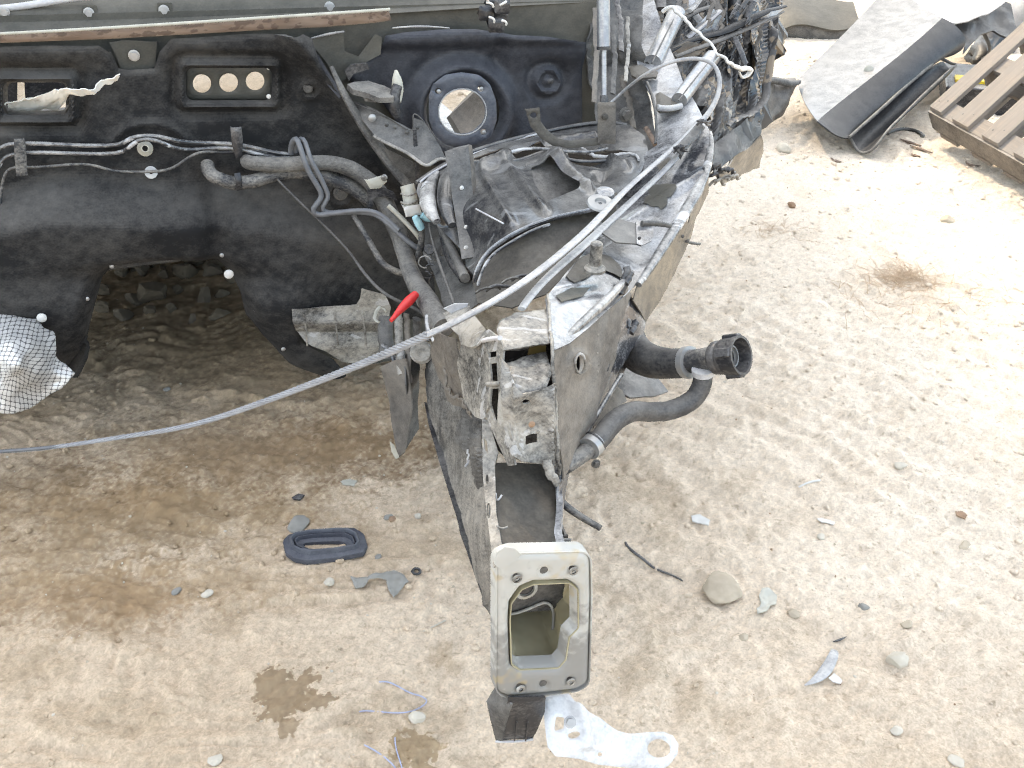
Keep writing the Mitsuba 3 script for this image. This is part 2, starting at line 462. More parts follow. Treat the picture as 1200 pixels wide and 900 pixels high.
M['stone_pale'] = stone_mat((0.33, 0.295, 0.235), (0.50, 0.46, 0.385), 1.0)
M['stone_tan'] = stone_mat((0.27, 0.225, 0.165), (0.42, 0.36, 0.275), 2.0)
M['stone_grey'] = stone_mat((0.15, 0.145, 0.13), (0.26, 0.25, 0.225), 3.0)
M['rubble_soil'] = stone_mat((0.06, 0.05, 0.036), (0.125, 0.105, 0.078), 5.0)
M['rubble_dark'] = stone_mat((0.05, 0.042, 0.032), (0.11, 0.094, 0.072), 6.0)
M['stone_brown'] = stone_mat((0.16, 0.10, 0.06), (0.30, 0.20, 0.13), 4.0)
M['dry_straw'] = principled(speck(40, (0.34, 0.245, 0.16), (0.50, 0.39, 0.275)), 0.85)
M['render_wall'] = principled(speck(3, (0.62, 0.60, 0.55), (0.72, 0.70, 0.65)), 0.9)
M['roof_sheet'] = principled(speck(5, (0.25, 0.25, 0.25), (0.35, 0.34, 0.33)), 0.5)

# ------------------------------------------------------------------ ground
STAINS_AND_SHADE = [  # x, y in the picture, half sizes in metres, strength, stain and painted shade colour, raggedness
    (150, 700, 0.20, 0.10, 0.78, (0.215, 0.135, 0.070)), (200, 600, 0.38, 0.15, 0.78, (0.22, 0.150, 0.08)), (30, 700, 0.22, 0.12, 0.6, (0.25, 0.17, 0.095)), (250, 680, 0.26, 0.08, 0.5, (0.26, 0.18, 0.10)), (120, 590, 0.30, 0.12, 0.7, (0.21, 0.14, 0.075)), (420, 520, 0.24, 0.14, 0.79, (0.20, 0.13, 0.068)), (70, 650, 0.16, 0.08, 0.55, (0.24, 0.165, 0.09)), (95, 720, 0.10, 0.05, 0.5, (0.22, 0.15, 0.085)),
    (300, 525, 0.50, 0.17, 0.79, (0.185, 0.125, 0.07)), (330, 545, 0.25, 0.10, 0.45, (0.19, 0.13, 0.075)),
    (60, 560, 0.16, 0.07, 0.55, (0.17, 0.115, 0.065)), (120, 630, 0.28, 0.10, 0.40, (0.21, 0.15, 0.09)),
    (335, 812, 0.050, 0.055, 0.9, (0.23, 0.165, 0.10)), (368, 820, 0.032, 0.022, 0.85, (0.23, 0.165, 0.10)), (340, 848, 0.03, 0.02, 0.8, (0.23, 0.165, 0.10)),
    (490, 875, 0.045, 0.04, 0.8, (0.26, 0.185, 0.105)), (515, 770, 0.035, 0.03, 0.55, (0.22, 0.155, 0.09)), (440, 470, 0.25, 0.12, 0.5, (0.19, 0.135, 0.08)),
    (190, 400, 0.60, 0.42, 0.62, (0.15, 0.115, 0.07)), (190, 350, 0.7, 0.5, 0.6, (0.13, 0.10, 0.065)), (20, 780, 0.10, 0.04, 0.35, (0.24, 0.17, 0.10)), (610, 470, 0.3, 0.15, 0.3, (0.2, 0.14, 0.08))]  # the first two paint the under-car shade as dark soil
SPOTS = []
for sx, sy, ra, rb, k, col in STAINS_AND_SHADE:
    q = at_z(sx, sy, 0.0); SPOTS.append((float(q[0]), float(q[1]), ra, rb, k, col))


def sand_fn(p, n, uv):
    x, y = p.x, p.y
    a = fbm(x * 1.3, y * 1.3, 2.0, 4); b = fbm(x * 9, y * 9, 5.0, 4); c = fbm(x * 70, y * 70, 1.0, 3); e = noise(x * 420, y * 420, 0.0)
    col = mix(C(0.355, 0.270, 0.182), C(0.525, 0.430, 0.322), dr.clip((a - 0.3) * 2.0, 0, 1))
    col = mix(col, C(0.58, 0.510, 0.418), smoothstep(-0.1, 1.3, x + 0.25 * (y - 2.0) + (a - 0.5) * 0.8) * 0.75)   # paler soil towards the right and back
    col = mix(col, C(0.27, 0.20, 0.125), smoothstep(0.50, 0.74, b) * (0.42 - 0.26 * smoothstep(0.0, 1.0, x)))
    col *= 0.84 + 0.32 * c
    f2 = fbm(x * 190, y * 190, 8.0, 2)
    col *= (0.86 + 0.28 * e) * (0.87 + 0.26 * f2)
    col = mix(col, C(0.20, 0.15, 0.10), smoothstep(0.70, 0.80, fbm(x * 85, y * 85, 12.0, 3)) * 0.35)
    wx, wy = fbm(x * 11, y * 11, 9.0, 5) - 0.5, fbm(x * 11 + 31, y * 11, 9.0, 5) - 0.5
    gr = fbm(x * 130, y * 130, 4.0, 2)
    pt = fbm(x * 24, y * 24, 6.0, 4)
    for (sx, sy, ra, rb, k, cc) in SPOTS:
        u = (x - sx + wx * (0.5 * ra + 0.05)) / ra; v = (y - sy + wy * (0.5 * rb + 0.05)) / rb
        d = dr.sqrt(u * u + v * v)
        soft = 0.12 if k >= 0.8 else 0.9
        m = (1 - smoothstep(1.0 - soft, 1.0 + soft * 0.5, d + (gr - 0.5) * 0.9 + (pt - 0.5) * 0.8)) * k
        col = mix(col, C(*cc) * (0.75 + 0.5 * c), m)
    return col


def sand_bump(p, n, uv):
    return 0.6 * fbm(p.x * 120, p.y * 120, 3.0, 3) + 0.4 * noise(p.x * 520, p.y * 520, 1.0)


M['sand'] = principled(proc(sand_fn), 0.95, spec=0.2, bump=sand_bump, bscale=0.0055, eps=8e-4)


def ground_h(x, y):
    x, y = np.asarray(x, float), np.asarray(y, float)
    q = np.stack([x, y, 0 * x], -1).reshape(-1, 3)
    w1 = (meshkit.fbm(q * 1.1, 3, seed=1) - 0.5); w2 = (meshkit.fbm(q * 1.1 + 9, 3, seed=2) - 0.5)
    h = 0.030 * (meshkit.fbm(q * 1.6, 3, seed=3) - 0.5)
    w3 = (meshkit.fbm(q * 3.1 + 5, 2, seed=9) - .5); w4 = (meshkit.fbm(q * 3.1 + 15, 2, seed=10) - .5)
    wp = q + np.stack([w1 * 1.1 + w3 * .35, w2 * 1.1 + w4 * .35, 0 * w1], 1)
    h += 0.016 * (meshkit.fbm(wp * np.array([5.5, 11.0, 1]), 4, seed=4) - 0.5)
    streak = meshkit.fbm(wp * np.array([16.0, 32.0, 1]) + 5, 4, seed=5)
    left = 1 / (1 + np.exp((q[:, 0] - 0.15) / 0.18))
    h += (0.005 + 0.012 * left) * (streak - 0.5)
    rough = np.clip((meshkit.fbm(q * 1.9 + 3, 3, seed=6) - 0.42) * 5, 0, 1)
    cl = meshkit.fbm(q * 26, 3, seed=7)
    h += rough * 0.036 * np.clip(cl - 0.5, 0, 1) + 0.010 * (meshkit.fbm(q * 60, 3, seed=8) - 0.5) + 0.004 * np.clip(meshkit.fbm(q * 150, 2, seed=12) - .45, 0, 1)
    rr = np.hypot(q[:, 0] - 3.4, q[:, 1] - 4.6) + .25 * w3
    h += .0045 * np.sin(rr * 2 * np.pi / .105) * np.clip((meshkit.fbm(q * 1.3 + 21, 2, seed=13) - .47) * 6, 0, 1) * (q[:, 0] > .2)
    # the heap of rubble behind the tunnel
    h += 0.28 * np.exp(-(((q[:, 0] + 0.95) / 0.8) ** 2 + ((q[:, 1] - 3.75) / 0.42) ** 2))
    return h.reshape(x.shape)


def ground_mesh():
    s = np.linspace(-1.25, 1.25, 820)
    y = np.r_[-3.0, -1.0, 0.0, 0.4, np.geomspace(0.72, 9.0, 980), np.geomspace(9.3, 300, 40)]
    S, Y = np.meshgrid(s, y)
    X = S * (0.62 * np.maximum(Y, 0.3) + 0.55)
    X = np.where(Y > 9, S * (0.62 * Y + 0.55) * 1.6, X); X = np.where(Y < 0.5, S * 4, X)
    H = ground_h(X, Y)
    v = np.stack([X, Y, H], -1).reshape(-1, 3)
    n, m = S.shape
    i, j = np.meshgrid(np.arange(n - 1), np.arange(m - 1), indexing='ij')
    q = np.stack([i * m + j, i * m + j + 1, (i + 1) * m + j + 1, (i + 1) * m + j], -1).reshape(-1, 4)
    return v, np.vstack([q[:, [0, 1, 2]], q[:, [0, 2, 3]]])


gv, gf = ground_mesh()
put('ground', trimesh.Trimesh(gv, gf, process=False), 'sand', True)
say('ground', 'trampled sandy ground with damp brown stains and shade painted in under the car', None, None, 'structure')
# the same ground goes on in every direction
put('ground_beyond', trimesh.Trimesh([(-300, -300, -.06), (300, -300, -.06), (300, 300, -.06), (-300, 300, -.06)], [(0, 1, 2), (0, 2, 3)], process=False), 'sand')
say('ground_beyond', 'open sandy yard reaching to the horizon', None, None, 'structure')


def on_ground(x, y, lift=0.0):
    z = 0.0
    for _ in range(6):
        p = at_z(x, y, z); z = float(ground_h(p[0], p[1])) + lift
    return np.array([p[0], p[1], z])
#PART2
# ------------------------------------------------------------------ unseen building added behind to shade the wreck and foreground
def warehouse():
    k = thing('warehouse', 'unseen pale block added behind the wreck to shade it', 'shade_block')
    x1, y0, x0, y1, h = -1.15, 6.6, -16.0, 16.0, 6.2
    wall = trimesh.creation.box(bounds=[(x0, y0, -0.1), (x1, y1, h)])
    put(k + '__wall', wall, 'render_wall', False)
    rp = Polygon([(x0 - .3, h), (x1 + .0, h), (x1 + .0, h + .1), ((x0 + x1) / 2, h + 1.6), (x0 - .3, h + .1)])
    r = trimesh.creation.extrude_polygon(rp, y1 - y0 + 0.3)
    r.apply_transform(np.array([[1, 0, 0, 0], [0, 0, -1, y1 + 0.1], [0, 1, 0, 0.003], [0, 0, 0, 1.0]]))
    put(k + '__roof', r, 'roof_sheet', False)
    for i in range(2):
        put(k + '__door', placed(chamfer_box((3.0, 3.6, 0.06), .01), (-5.5 - 5 * i, y0 - 0.032, 1.75), (0, -1, 0), (1, 0, 0)), 'grey_paint')


warehouse()

# ------------------------------------------------------------------ the wreck
say('car_wreck', 'stripped front end of a black car with one bare frame rail pointing forward', 'wrecked car')
W = 'car_wreck__'
FB = 2.236                                       # where the firewall stands along the car


def gauss(p, x, y, rx, ry): return np.exp(-(((p[:, 0] - x) / rx) ** 2 + ((p[:, 1] - y) / ry) ** 2))
def sstep(a, b, x):
    t = np.clip((x - a) / (b - a), 0, 1); return t * t * (3 - 2 * t)


# sheet steel of the firewall, seen through the gaps in the felt
arch = [(-60, 420), (60, 400), (98, 345), (126, 316), (145, 298), (250, 296), (275, 320), (284, 345), (310, 392), (420, 430)]
skin(W + 'firewall', [(-60, 20), (700, 0), (700, 180), (600, 270), (520, 380), (470, 420)] + arch[::-1], FB + 0.05, 'grey_paint', step=9, thick=0.0015,
     holes=[rrect(9, 94, 79, 134, 8), circ(236, 98, 11.5, 11), circ(268, 97, 11.5, 11), circ(299, 95, 11, 11), circ(542, 131, 36, 34)])

WIN1, WIN2 = (4, 94, 81, 133), (218, 78, 318, 117)


ARCH = LineString([(78, 436), (95, 410), (105, 380), (114, 344), (120, 325), (134, 313), (200, 307), (256, 310), (272, 322), (288, 368), (308, 396), (338, 424), (372, 437)])


def felt_disp(p, P):
    x, y = p[:, 0], p[:, 1]
    d = 0.020 * (meshkit.fbm(P * 6, 4, seed=11) - 0.5)
    # the swelling above the tunnel and its rolled edge
    crest = 232 + 40 * ((x - 190) / 260) ** 2 - 18 * gauss(p, 60, 230, 90, 90)
    d += 0.085 * sstep(crest - 26, crest + 22, y) * sstep(520, 330, x)
    d += 0.030 * gauss(p, 130, 245, 150, 34) - 0.05 * gauss(p, 200, 312, 120, 18)
    d -= 0.03 * gauss(p, 250, 260, 14, 60)
    d -= 0.045 * sstep(115, 75, x) * sstep(330, 420, y)
    d += 0.03 * gauss(p, 330, 330, 40, 40) - 0.04 * gauss(p, 300, 400, 30, 40)
    # upper part: shelf under the cowl, diagonal fold on the right
    d += 0.03 * sstep(90, 52, y) * sstep(380, 330, x) * (1 - gauss(p, 160, 65, 40, 40))
    k = x - (362 + 0.86 * (y - 62))
    d += 0.05 * np.exp(-(k / 16) ** 2) * sstep(230, 190, y) + 0.03 * sstep(-60, 0, k) * sstep(240, 190, y)
    # moulded rims round the two openings
    for (x0, y0, x1, y1), a in ((WIN1, 0.022), (WIN2, 0.014)):
        dx = np.maximum(np.maximum(x0 - x, x - x1), 0); dy = np.maximum(np.maximum(y0 - y, y - y1), 0); r = np.hypot(dx, dy)
        d += a * np.exp(-((r - 5) / 5.0) ** 2) - 0.016 * np.exp(-((r - 15) / 6.0) ** 2)
    # arched fold over the pipe bump, boss with a pin
    rr = np.hypot((x - 175) / 1.5, y - 172)
    d += 0.012 * np.exp(-((rr - 30) / 5) ** 2) * (y < 172)
    rr = np.hypot(x - 361, y - 103); d += 0.010 * np.exp(-((rr - 9) / 3.5) ** 2) - 0.012 * np.exp(-(rr / 6) ** 2)
    d += 0.014 * sstep(395, 402, 400 - 0 * x)
    rr = np.hypot(x - 398, y - 225); d += 0.012 * np.exp(-((rr - 12) / 4) ** 2)
    d -= 0.012 * gauss(p, 300, 170, 28, 60)
    q = shapely.distance(shapely.points(p), ARCH); d -= 0.075 * np.clip(1 - q / 26, 0, 1) ** 2
    return d


felt_out = [(-60, 53), (60, 50), (116, 51), (131, 62), (139, 80), (150, 82), (181, 80), (187, 60), (200, 43), (280, 37), (348, 32), (361, 40), (366, 64), (385, 95), (410, 128), (446, 190),
            (480, 225), (506, 300), (512, 372), (470, 372), (450, 345), (425, 337), (418, 358), (342, 363), (348, 385), (385, 407), (402, 428), (372, 437), (338, 424), (308, 396), (288, 368), (280, 335),
            (272, 322), (256, 310), (200, 307), (134, 313), (120, 325), (114, 344), (105, 380), (98, 414), (86, 440), (66, 436), (54, 405), (56, 375), (40, 378), (20, 374), (0, 364), (-60, 345)]
skin(W + 'firewall_felt', felt_out, FB, 'felt', step=3.6, thick=0.012, disp=felt_disp, rim=(0.014, 0.010), round_=2,
     holes=[rrect(*WIN1, 9), rrect(*WIN2, 9)], smooth=40)
say(W + 'firewall_felt', 'dusty moulded black felt with tunnel arch and two framed openings')


def felt2_disp(p, P):
    x, y = p[:, 0], p[:, 1]
    d = 0.010 * (meshkit.fbm(P * 6, 3, seed=12) - 0.5)
    r = np.hypot(x - 543, y - 130)
    d += 0.020 * np.exp(-((r - 52) / 7) ** 2) - 0.012 * np.exp(-((r - 70) / 9) ** 2)
    r = np.hypot(x - 645, y - 97); d += 0.016 * np.exp(-((r - 13) / 4) ** 2) - 0.010 * np.exp(-((r - 22) / 5) ** 2) + 0.018 * np.exp(-(r / 5) ** 2)
    d -= 0.025 * sstep(590, 640, x - (y - 100) * 0.3) * sstep(60, 90, y)
    d += 0.02 * sstep(62, 48, y + 0.03 * (x - 450)) - 0.02 * gauss(p, 585, 62, 9, 30)
    d -= 0.02 * sstep(470, 440, x)
    return d


skin(W + 'firewall_felt', [(452, 42), (470, 37), (520, 33), (556, 33), (600, 40), (640, 42), (688, 50), (688, 150), (640, 168), (560, 200), (500, 196), (470, 150), (442, 112), (412, 98), (405, 86), (412, 76), (432, 72), (446, 62)],
     FB + 0.005, 'felt_smooth', step=3.6, thick=0.010, disp=felt2_disp, rim=(0.012, 0.009), holes=[circ(543, 131, 43, 43)], round_=2, smooth=40)
say(W + 'firewall_felt_001', 'smooth black felt round the large flanged hole')
# flange of the round hole
flo = [(503, 112), (509, 98), (522, 88), (541, 85), (562, 88), (575, 99), (582, 118), (583, 140), (577, 160), (562, 171), (543, 174), (522, 170), (509, 158), (503, 140)]
flo = np.array(Polygon(flo).buffer(-14).buffer(14, quad_segs=8).exterior.coords)[:-1]
holes = [circ(542, 131, 27, 26)] + [circ(*c, 3.6) for c in ((514, 107), (564, 104), (567, 155))]
skin(W + 'booster_flange', flo, FB - 0.030, 'blue_grey_paint', step=4, thick=0.006, holes=holes, rim=(0.006, 0.004), round_=2)
say(W + 'booster_flange', 'blue-grey flange round the open hole')
for c in ((514, 107), (564, 104), (567, 155)):
    bolt(W + 'booster_flange__bolt', *c, FB - 0.024, 2.6, 'zinc', kind='cap')
p = at_back(542, 131, FB + 0.02)
put(W + 'booster_flange__rim', tube_mesh(np.vstack([at_back(*(542 + 28 * math.cos(a), 131 + 27 * math.sin(a)), FB - 0.028) for a in np.linspace(0, 2 * math.pi, 40)]), 0.0018, 8, False), 'pale_sheath')

# cowl and gasket
cow = loft([[(-60, 46, FB + .02), (130, 37, FB + .02), (300, 26, FB + .02), (480, 14, FB + .03), (700, 2, FB + .05)],
            [(-60, 22, FB + .055), (130, 18, FB + .055), (300, 10, FB + .06), (480, 0, FB + .07), (700, -14, FB + .08)],
            [(-60, 8, FB + .08), (130, 2, FB + .08), (300, -8, FB + .085), (480, -16, FB + .10), (700, -34, FB + .12)],
            [(-60, -14, FB + .20), (130, -22, FB + .2), (300, -36, FB + .2), (480, -48, FB + .2), (700, -66, FB + .22)]], 30, 60, 0.0015)
put(W + 'cowl', cow, 'grey_paint', 40)
tube(W + 'cowl__seam', [(-60, 10, FB + .07), (20, 8, FB + .068), (60, 2, FB + .068), (110, -3, FB + .07)], [3, 4, 4, 3], 'white_paint')
for i, (x, y) in enumerate(((5, 14), (104, 15), (192, 12), (386, 8))):
    bolt(W + 'cowl__bolt', x, y, FB + .055 + .004 * (i > 2), 4.2, 'zinc')
    if i in (1, 2): skin(W + 'cowl__tab', rrect(x - 8, y - 9, x + 10, y + 5, 2), FB + .058, 'grey_paint', step=4, thick=.003)
skin(W + 'gasket_strip', [(-60, 43), (130, 33), (300, 22), (400, 15), (456, 11), (459, 24), (440, 27), (380, 32), (300, 36), (130, 46), (-60, 53)], FB - 0.045, 'rust', step=3.2, thick=0.02,
     rim=(0.006, 0.004), disp=lambda p, P: 0.003 * (meshkit.fbm(P * 40, 3, seed=2) - .5))
tube(W + 'gasket_strip__lip', [(-60, 42, FB - .06), (130, 32.5, FB - .06), (300, 21.5, FB - .06), (400, 15, FB - .06), (457, 11, FB - .06)], 1.8, 'beige_plastic')
skin(W + 'firewall_tab', [(128, 50), (146, 47), (184, 49), (182, 78), (172, 82), (142, 82), (136, 66)], FB + 0.02, 'grey_paint', step=4, thick=.002, dent=.004)
bolt(W + 'firewall_tab__bolt', 157, 65, FB + 0.014, 4.5, 'zinc')
skin(W + 'firewall_plate', [(362, 48), (374, 42), (402, 38), (404, 60), (420, 66), (440, 40), (448, 44), (446, 64), (430, 72), (412, 78), (405, 92), (398, 96), (380, 70)], FB + .012, 'grey_paint', step=4, thick=.002, dent=.006)
tube(W + 'firewall_plate__edge', [(460, 33, FB - .005), (490, 31, FB - .005), (527, 33, FB - .005)], [.8, 1.2, .6], 'pale_sheath')
tube(W + 'firewall_plate__edge', [(365, 45, FB - .0), (385, 40, FB - .01), (403, 37, FB - .005)], [.9, 1.5, 1.0], 'pale_sheath')
skin(W + 'hole_plate', rrect(219, 80, 317, 116, 7), FB + 0.03, 'grey_paint', step=4, thick=.002, holes=[circ(237, 98, 11, 11), circ(268, 97, 11, 11), circ(299, 95, 11, 11)], rim=(.004, .003))
say(W + 'hole_plate', 'grey plate with three round holes in a row')
for x, y in ((315, 79), (315, 113)):
    bolt(W + 'hole_plate__clip', x, y, FB - 0.005, 2.8, 'white_plastic', kind='cap')
# frame and torn cloth in the left opening
fr = [(3, 92), (82, 92), (84, 134), (3, 136)]
skin(W + 'opening_frame', rrect(3, 92, 82, 135, 9), FB + 0.018, 'brown_metal', step=4, thick=.008, holes=[rrect(9, 97, 77, 131, 7)], rim=(.004, .003))
cl = skin('torn_cloth', [(6, 124), (30, 116), (56, 109), (80, 104), (98, 105), (112, 104), (125, 98), (134, 88), (139, 84), (136, 94), (124, 103), (110, 110), (98, 113), (82, 112), (74, 122), (66, 131), (40, 131), (12, 133)],
     [(8, 130, FB + .04), (60, 118, FB + .03), (82, 108, FB - .045), (110, 106, FB - .03), (138, 86, FB - .03)], 'white_cloth', step=2.5, thick=.002,
     dent=.02, dscale=30)
say(cl, 'torn white rag hanging out of the left firewall opening', 'rag')
# things inside the cabin seen through the openings
skin(W + 'inner_bracket', [(-10, 105), (20, 95), (20, 140), (-10, 140)], FB + .35, 'black_plastic', step=10, thick=.01)
skin(W + 'inner_bracket', [(28, 90), (90, 88), (90, 112), (30, 120)], FB + .42, 'black_plastic', step=10, thick=.01)
# floor of the cabin behind the firewall, keeping the ground below it dark
def carbox(key, lat, back, z, mat, c=.004):
    m = chamfer_box((lat[1] - lat[0], back[1] - back[0], z[1] - z[0]), c)
    R = np.eye(4); R[:3, 0], R[:3, 1] = KA, KB
    R[:3, 3] = KA * (lat[0] + lat[1]) / 2 + KB * (back[0] + back[1]) / 2 + np.array([0, 0, (z[0] + z[1]) / 2])
    m.apply_transform(R); return put(key, m, mat, 30)
carbox(W + 'cabin_floor', (-1.15, 0.95), (2.33, 3.9), (0.40, 0.43), 'dark_metal')
carbox(W + 'sill', (-1.19, -1.07), (2.35, 3.9), (0.18, 0.44), 'black_paint', .02)
carbox(W + 'sill', (0.87, 0.99), (2.35, 3.9), (0.18, 0.44), 'black_paint', .02)
bd = skin('leaning_board', [(527, 135), (560, 104), (575, 118), (578, 150), (548, 168), (541, 158)], [(527, 135, FB + .55), (560, 104, FB + .62), (578, 150, FB + .6), (548, 168, FB + .5)], 'brown_metal', step=8, thick=.02)
say(bd, 'brown board seen through the round firewall hole', 'board')

# felt clips and white push pins
for x, y in ((18, 12),): pass
for x, y in ((268, 321), (49, 372)):
    bolt(W + 'push_pin', x, y, FB - 0.10, 5.5, 'white_plastic', kind='cap')
for x, y in ((102, 350), (327, 350), (300, 363), (79, 369), (131, 320 - 8), (176, 293), (260, 299), (332, 409)):
    bolt(W + 'push_pin', x, y, FB - 0.075, 2.6, 'zinc', kind='cap')
bolt(W + 'felt_stud', 361, 103, FB - 0.03, 4, 'dark_metal')
bolt(W + 'felt_stud', 645, 95, FB - 0.04, 3.5, 'black_plastic', kind='cap')
bolt(W + 'felt_stud', 399, 226, FB - 0.05, 6, 'dark_metal')
put(W + 'pipe_washer', placed(lathe([(.006, 0), (.017, 0), (.017, .004), (.008, .014), (.006, .014)], 24), at_back(170, 174, FB - .03), to_cam(at_back(170, 174, FB))), 'beige_plastic')
put(W + 'pipe_washer', placed(lathe([(.004, 0), (.014, 0), (.014, .003), (.004, .004)], 24), at_back(177, 202, FB - .025), to_cam(at_back(177, 202, FB))), 'zinc')

# exposed heat shield at the foot of the firewall and silver woven matting at the left
skin(W + 'heat_shield', [(342, 362), (380, 360), (418, 357), (422, 350), (424, 338), (452, 346), (458, 360), (452, 380), (447, 408), (436, 420), (420, 426), (400, 424), (380, 410), (358, 400), (347, 388), (342, 374)], FB - 0.13, 'dust_metal', step=4, thick=.0015,
     disp=lambda p, P: .012 * np.exp(-((p[:, 1] - 376) / 7) ** 2) + .010 * np.exp(-((p[:, 1] - 405) / 9) ** 2) - .008 * np.exp(-((p[:, 1] - 391) / 4) ** 2), dent=.008, dscale=14)
say(W + 'heat_shield', 'dented dusty grey heat shield below the felt')
for x in (356, 392, 425): tube(W + 'heat_shield__rib', [(x, 366, FB - .138), (x + 3, 392, FB - .142), (x + 4, 405, FB - .138)], 1.2, 'dust_metal')
ft = skin('silver_matting', [(-60, 352), (0, 364), (20, 372), (44, 376), (56, 392), (60, 418), (76, 426), (88, 436), (72, 456), (42, 474), (15, 481), (-60, 486)],
     [(-60, 360, FB - .10), (20, 374, FB - .10), (56, 392, FB - .12), (60, 420, FB - .17), (84, 433, FB - .20), (40, 470, FB - .22), (-60, 480, FB - .24), (-20, 420, FB - .20), (20, 430, FB - .29), (40, 405, FB - .22)],
     'foil', step=4, thick=.004, dent=.035, dscale=11, uvs=lambda p: np.stack([(p[:, 0] + .25 * p[:, 1]) / 5.6, (p[:, 1] - .12 * p[:, 0]) / 4.8], 1) + 2.2 * np.stack([meshkit.fbm(np.c_[p / 45, p[:, :1] * 0 + k], 2, seed=k) for k in (1, 2)], 1))
say(ft, 'silver woven heat matting bunched on the ground at the left edge', 'heat matting')

# ------------------------------------------------------------------ pipes and hoses on the firewall
PB = FB - 0.045
tube(W + 'brake_pipe', [(-40, 215, PB), (-8, 185, PB), (2, 173, PB), (15, 169, PB), (60, 169, PB), (140, 169, PB), (152, 163, PB - .02), (163, 160, PB - .02), (185, 160, PB - .02), (203, 164, PB - .02), (225, 167, PB), (272, 169, PB), (305, 175, PB - .02), (340, 181, PB - .04)], 2.6, 'black_paint')
tube(W + 'brake_pipe', [(-40, 235, PB), (-4, 200, PB), (5, 186, PB), (16, 181, PB), (60, 179, PB), (138, 179, PB), (152, 172, PB - .02), (166, 164, PB - .03), (186, 166, PB - .03), (204, 173, PB - .02), (230, 175, PB), (272, 174, PB), (310, 182, PB - .02), (340, 183, PB - .04)], 2.4, 'black_paint')
tube(W + 'brake_pipe', [(-10, 275, PB), (0, 240, PB), (4, 210, PB), (12, 198, PB), (40, 196, PB), (103, 193, PB), (128, 199, PB), (142, 201, PB), (190, 200, PB - .01), (207, 194, PB - .01), (228, 181, PB - .01), (245, 178, PB), (280, 177, PB)], 1.7, 'rubber')
skin(W + 'pipe_clip', [(16, 163), (29, 163), (31, 185), (32, 206), (19, 207), (17, 186)], PB - .025, 'rubber', step=4, thick=.012, rim=(.004, .003))
skin(W + 'pipe_clip', [(270, 150), (283, 149), (285, 165), (284, 182), (277, 187), (272, 170)], PB - .03, 'black_plastic', step=4, thick=.014, rim=(.004, .003))
tube(W + 'heater_hose', [(244, 192, PB), (246, 203, PB - .03), (257, 210, PB - .05), (275, 214, PB - .05), (300, 211, PB - .05), (330, 203, PB - .04), (360, 203, PB - .04), (395, 212, PB - .05), (420, 224, PB - .06), (436, 240, PB - .07)], [8, 8, 8, 8, 8, 8, 8, 8.5, 8.5, 8.5], 'rubber', wob=.004)
say(W + 'heater_hose', 'black rubber heater hose with a band clamp')
tube(W + 'heater_hose', [(290, 188, PB - .01), (300, 192, PB - .05), (330, 193, PB - .06), (365, 191, PB - .06), (395, 192, PB - .06), (418, 201, PB - .07), (434, 213, PB - .08), (450, 236, PB - .10), (462, 262, PB - .14), (474, 298, PB - .22), (482, 322, PB - .30), (496, 345, PB - .42), (510, 368, PB - .55), (520, 385, PB - .62)],
     [8, 9, 9, 9, 9.5, 10, 11, 11, 10, 10.5, 11, 12.5, 13, 13], 'dust_rubber', wob=.004)
say(W + 'heater_hose_001', 'thick hose caked in pale dust running down to the frame rail')
tube(W + 'hose_clamp', [(278, 203, PB - .068), (280, 214, PB - .075), (278, 222, PB - .06)], 2.4, 'black_plastic', flat=(1.6, .7))
skin(W + 'hose_clamp', [(428, 212), (440, 208), (452, 205), (454, 213), (446, 221), (434, 222)], PB - .135, 'beige_plastic', step=3, thick=.01, rim=(.004, .003))
bolt(W + 'hose_clamp__stud', 450, 208, PB - .14, 4, 'dust_metal', kind='cap')
skin(W + 'hose_clamp', [(432, 222), (446, 220), (462, 226), (466, 236), (452, 230), (438, 232), (436, 245), (432, 244)], PB - .125, 'black_plastic', step=3, thick=.012)
MB = PB - .10
tube(W + 'fluid_pipe', [(341, 180, PB - .04), (343, 166, PB - .06), (348, 164, PB - .08), (356, 186, MB), (366, 208, MB), (374, 221, MB), (376, 232, MB), (367, 246, MB), (372, 251, MB), (388, 250, MB - .02), (430, 249, MB - .05), (445, 254, MB - .07), (466, 272, MB - .10), (490, 291, MB - .12)], 3.2, 'grey_cable')
tube(W + 'fluid_pipe', [(346, 178, PB - .04), (350, 165, PB - .06), (356, 164, PB - .08), (364, 186, MB), (374, 205, MB), (382, 222, MB), (384, 232, MB), (378, 244, MB), (382, 248, MB), (400, 248.5, MB - .03), (432, 247, MB - .06), (448, 253, MB - .075), (468, 270, MB - .105)], 2.8, 'grey_cable')
tube(W + 'fluid_pipe', [(414, 252, MB - .03), (424, 268, MB - .05), (438, 292, MB - .08), (448, 308, MB - .1), (456, 314, MB - .11), (472, 320, MB - .12), (482, 316, MB - .13), (490, 300, MB - .14), (494, 280, MB - .15), (493, 264, MB - .15)], [3, 3.4, 3.6, 4, 4, 4, 4, 4, 3.8, 3.6], 'rubber')
tube(W + 'fluid_pipe', [(455, 241, MB - .12), (470, 255, MB - .13), (486, 272, MB - .14), (492, 280, MB - .14)], 2.8, 'beige_plastic')
tube(W + 'drain_rod', [(325, 210, PB - .06), (360, 245, PB - .08), (408, 294, PB - .12), (424, 316, PB - .15), (446, 340, PB - .22), (470, 354, PB - .3), (498, 370, PB - .42)], [1.4, 1.5, 1.6, 2, 2, 2, 2], 'dark_metal')
tube(W + 'pipe_coupling', [(477, 217, MB - .10), (480, 230, MB - .11), (482, 246, MB - .13)], [8.5, 8.5, 9.0], 'beige_plastic', n=16)
skin(W + 'pipe_coupling__collar', [(473, 243), (492, 240), (495, 252), (476, 255)], MB - .15, 'white_plastic', step=3, thick=.022, rim=(.004, .003))
